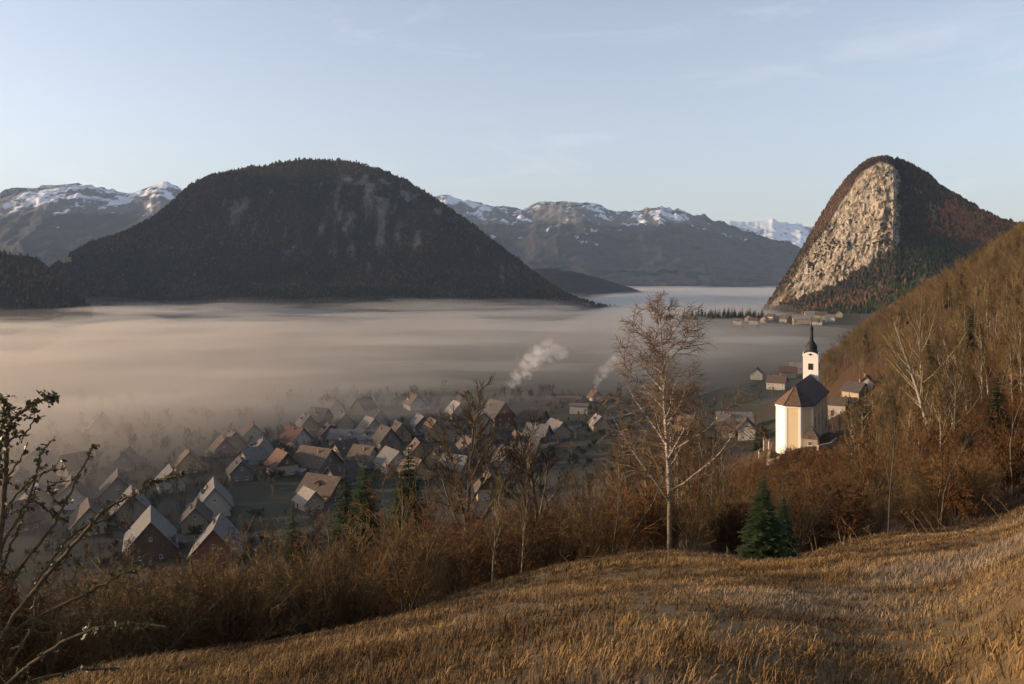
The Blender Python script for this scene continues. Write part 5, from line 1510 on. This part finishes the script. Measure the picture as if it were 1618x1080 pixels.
# ------------------------------------------------------------------ dry grass on the meadow
def grass():
    r = np.random.RandomState(3)
    n = 42000
    px = r.uniform(-350, 1950, n * 2)
    e = edge_y(px)
    # uniform over the ground, a little denser close to the camera
    Y = e * 1.06 * r.uniform(0.003, 1, n * 2) ** 0.58
    x = (px - CX) / F * Y
    keep = fbm(x / 3.2, Y / 3.2, 1, 3) + r.normal(0, .35, n * 2) > -0.75
    x, Y, px = x[keep][:n], Y[keep][:n], px[keep][:n]
    n = len(x)
    z = ground_z(x, Y)
    B = 13
    tuft_h = r.uniform(.05, .26, n) * (.7 + 1.5 * np.clip(fbm(x / 5, Y / 5, 9, 3) + .1, 0, 1))
    cx = np.repeat(x, B) + r.normal(0, .085, n * B); cy = np.repeat(Y, B) + r.normal(0, .085, n * B); cz = np.repeat(z, B) - .03
    h = np.repeat(tuft_h, B) * r.uniform(.5, 1.25, n * B)
    ang = r.uniform(0, 6.283, n * B); lean = r.uniform(.15, 1.1, n * B)
    wind = .35
    dx = np.cos(ang) * lean + wind; dy = np.sin(ang) * lean
    wd = r.uniform(.004, .009, n * B) * np.clip(np.repeat(Y, B) / 22, 1, 2.2)
    wa = r.uniform(0, 3.14, n * B)
    wx, wy = np.cos(wa) * wd, np.sin(wa) * wd
    b0 = np.stack([cx - wx, cy - wy, cz], -1); b1 = np.stack([cx + wx, cy + wy, cz], -1)
    m0 = np.stack([cx + dx * h * .45 + wx * .7, cy + dy * h * .45 + wy * .7, cz + h * .7], -1)
    tp = np.stack([cx + dx * h * 1.05, cy + dy * h * 1.05, cz + h * (1.0 - .35 * np.minimum(lean, 1))], -1)
    m1 = m0 - np.stack([wx, wy, wx * 0], -1) * 1.4
    co = np.stack([b0, b1, m0, m1, tp], 1).reshape(-1, 3)
    q = np.arange(n * B) * 5
    fa = np.concatenate([np.stack([q, q + 1, q + 2], 1), np.stack([q, q + 2, q + 3], 1), np.stack([q + 3, q + 2, q + 4], 1)])
    t = np.clip(.45 + 1.3 * fbm(x / 2.5, Y / 2.5, 5, 4), 0, 1)
    fr = np.clip(fbm(x / 6, Y / 6, 15, 3) * 2.2 - .15, 0, 1)
    a, b, c = np.array((.085, .050, .020)), np.array((.27, .17, .070)), np.array((.26, .23, .20))
    col = (a * (1 - t[:, None]) + b * t[:, None]); col = col * (1 - fr[:, None] * .45) + c * fr[:, None] * .45; dk = np.clip(fbm(x / 1.6, Y / 1.6, 25, 3) * 3 - .6, 0, .85)[:, None]; col = col * (1 - dk) + np.array((.05, .032, .018)) * dk
    col = np.repeat(np.repeat(col, B, 0) * r.uniform(.6, 1.3, (n * B, 1)), 5, 0)
    me = np_mesh('dry_grass', co, fa, False, col=col)
    tag(link('dry_grass', me, tinted('dry grass', var=.2, scale=1.5)), 'dry golden frost-touched grass covering the foreground meadow', 'grass', kind='stuff')
grass()

# bent dead stalks sticking out of the grass
def stalks():
    r = np.random.RandomState(9)
    M = speckled('dead stalk', (.20, .13, .06), (.32, .22, .11), 6)
    for i, (px, Y, h) in enumerate([(1480, 50, 2.0), (1500, 47, 1.6), (1468, 44, 1.5), (1460, 40, 1.7), (1590, 42, 1.9), (1360, 45, 1.4), (1265, 45, 1.2), (1535, 54, 1.8), (1180, 44, .9), (1090, 52, 1.0), (1390, 38, 1.1), (1600, 50, 1.5), (900, 44, .8), (1330, 46, 1.0)]):
        x = (px - CX) / F * Y
        e = empty('dead_stalk', (x, Y, gz(x, Y)))
        a = r.uniform(-.5, .3)
        pts = [Vector((-.62 * h * t * (1.0 if r.rand() < 2 else 1) + .02 * r.normal(), .1 * a * t, h * t * (1 - .25 * t * t))) for t in np.linspace(-.03, 1, 7)]
        ch = [(0, pts, list(np.linspace(.018, .008, 7)))]
        co, fa = tubes(ch, lambda l: 5); link('stem', np_mesh('stem', co, fa, True), M, e)
        sub = [(0, [pts[k], pts[k] + Vector((r.normal(0, .12), r.normal(0, .12), .22))], [.008, .005]) for k in (3, 4, 5, 6)]
        co, fa = tubes(sub, lambda l: 4); link('side_twigs', np_mesh('side_twigs', co, fa, True), M, e)
        tag(e, 'bent dead weed stalk leaning out of the dry meadow grass', 'weed', 'dead weed stalks in the meadow')
stalks()

# ------------------------------------------------------------------ thorny evergreen shrub close to the camera
def near_shrub():
    Y0 = 5.2
    r = np.random.RandomState(21)
    base = P(-40, 1130, Y0)
    e = empty('thorn_shrub', (float(base[0]), float(base[1]), gz(base[0], base[1])))
    org = np.array(e.location)
    MBk = speckled('thorn bark', (.045, .033, .022), (.10, .075, .05), 30)
    m = NT('small leathery leaves')
    n = m.noise(m.objpos(), 16, 3)
    m.b.inputs['Roughness'].default_value = .5; m.b.inputs['Specular IOR Level'].default_value = .35
    MLf = m.col(m.mix(m.ramp(n, [(.35, 0), (.65, 1)]), (.030, .033, .010), (.105, .085, .026)))
    #           pixel path from base to tip,                                                        depth change, leafiness, base radius
    B = [([(-30, 1120), (-20, 980), (0, 850), (8, 760), (10, 700), (18, 665), (45, 642), (70, 630), (92, 624)], -.1, 1.7, .022),
         ([(-30, 1120), (-25, 1000), (-15, 860), (-6, 760), (2, 690), (6, 645), (0, 620)], .25, 1.7, .020),
         ([(-10, 900), (20, 830), (45, 790), (58, 745), (66, 715), (82, 697)], .15, .75, .010),
         ([(0, 840), (12, 800), (35, 772), (62, 750), (82, 742), (100, 739)], -.2, .5, .009),
         ([(-20, 1000), (30, 900), (70, 850), (100, 800), (122, 755), (136, 728), (147, 703)], .3, .55, .012),
         ([(-20, 1040), (40, 950), (90, 890), (130, 845), (165, 805), (205, 785), (240, 765), (262, 757), (287, 749)], -.3, .8, .015),
         ([(40, 950), (70, 900), (110, 850), (150, 825), (190, 822), (205, 835)], .1, .7, .009),
         ([(8, 760), (25, 735), (38, 715), (42, 700)], .1, .4, .006),
         ([(10, 700), (25, 690), (40, 684), (60, 658)], .2, 1.2, .008),
         ([(-20, 960), (10, 880), (30, 830), (40, 795), (52, 775), (60, 790)], .4, .8, .010),
         ([(45, 790), (70, 800), (90, 820), (112, 815)], .2, .7, .007),
         ([(100, 800), (84, 785), (75, 770), (92, 762), (108, 757)], -.1, .6, .006),
         ([(-20, 1060), (20, 1000), (90, 960), (150, 930), (210, 900), (250, 890)], .2, .8, .012),
         ([(-30, 1120), (60, 1040), (130, 1000), (200, 985), (260, 990)], -.2, .9, .013),
         ([(-40, 1100), (-50, 950), (-45, 850), (-30, 780), (-15, 720)], .1, 1.6, .016),
         ([(-40, 1130), (40, 1080), (120, 1060), (190, 1055)], .2, .9, .012),
         ([(10, 1060), (50, 990), (60, 930), (85, 900), (110, 880)], .35, .9, .010)]
    for pts, dz, leaf, r0 in B:
        k = len(pts)
        p3 = np.array([P(a, b, Y0 + dz * (i / (k - 1))) for i, (a, b) in enumerate(pts)]) - org
        t = np.linspace(0, k - 1, 5 * k); i = np.clip(t.astype(int), 0, k - 2); f = (t - i)[:, None]
        # Catmull-Rom
        q = np.vstack([2 * p3[0] - p3[1], p3, 2 * p3[-1] - p3[-2]])
        a0, a1, a2, a3 = q[i], q[i + 1], q[i + 2], q[i + 3]
        c = .5 * (2 * a1 + (a2 - a0) * f + (2 * a0 - 5 * a1 + 4 * a2 - a3) * f ** 2 + (3 * a1 - a0 - 3 * a2 + a3) * f ** 3)
        c += r.normal(0, .004, c.shape)
        ch = [(0, [Vector(v) for v in c], list(np.linspace(r0, .004, len(c))))]
        # short side spurs
        L = np.linalg.norm(np.diff(c, axis=0), axis=1).sum()
        spurs = []
        ns = int(L * 26 * leaf) + 2
        for s in range(ns):
            u = r.uniform(.12, 1) * (len(c) - 1); j = min(int(u), len(c) - 2)
            p = c[j] + (c[j + 1] - c[j]) * (u - j)
            d = r.normal(0, 1, 3); d /= np.linalg.norm(d); ln = r.uniform(.015, .05) * (1.5 if leaf > 1 else 1)
            spurs.append((1, [Vector(p), Vector(p + d * ln)], [.0028, .0016]))
        co, fa = tubes(ch + spurs, lambda l: 6 if l == 0 else 3)
        bo = link('branch', np_mesh('branch', co, fa, True), MBk, e)
        lp = []
        for sp in spurs:
            tip = np.array(sp[1][1]); b_ = np.array(sp[1][0])
            for w in range(r.randint(4, 9)):
                lp.append(b_ + (tip - b_) * r.uniform(.2, 1.15) + r.normal(0, .007, 3))
        lp = np.array(lp); nn = len(lp)
        a_ = r.normal(0, 1, (nn, 3)); a_[:, 2] += .4; a_ /= np.linalg.norm(a_, axis=1, keepdims=True)
        b_ = np.cross(a_, r.normal(0, 1, (nn, 3))); b_ /= np.linalg.norm(b_, axis=1, keepdims=True)
        s = r.uniform(.010, .021, (nn, 1))
        co = np.stack([lp - a_ * s, lp + b_ * s * .5, lp + a_ * s, lp - b_ * s * .5], 1).reshape(-1, 3)
        link('leaves', np_mesh('leaves', co, np.arange(4 * nn).reshape(-1, 4)), MLf, bo)
    tag(e, 'thorny small-leaved shrub with arching twigs close in front of the fog', 'shrub')
near_shrub()
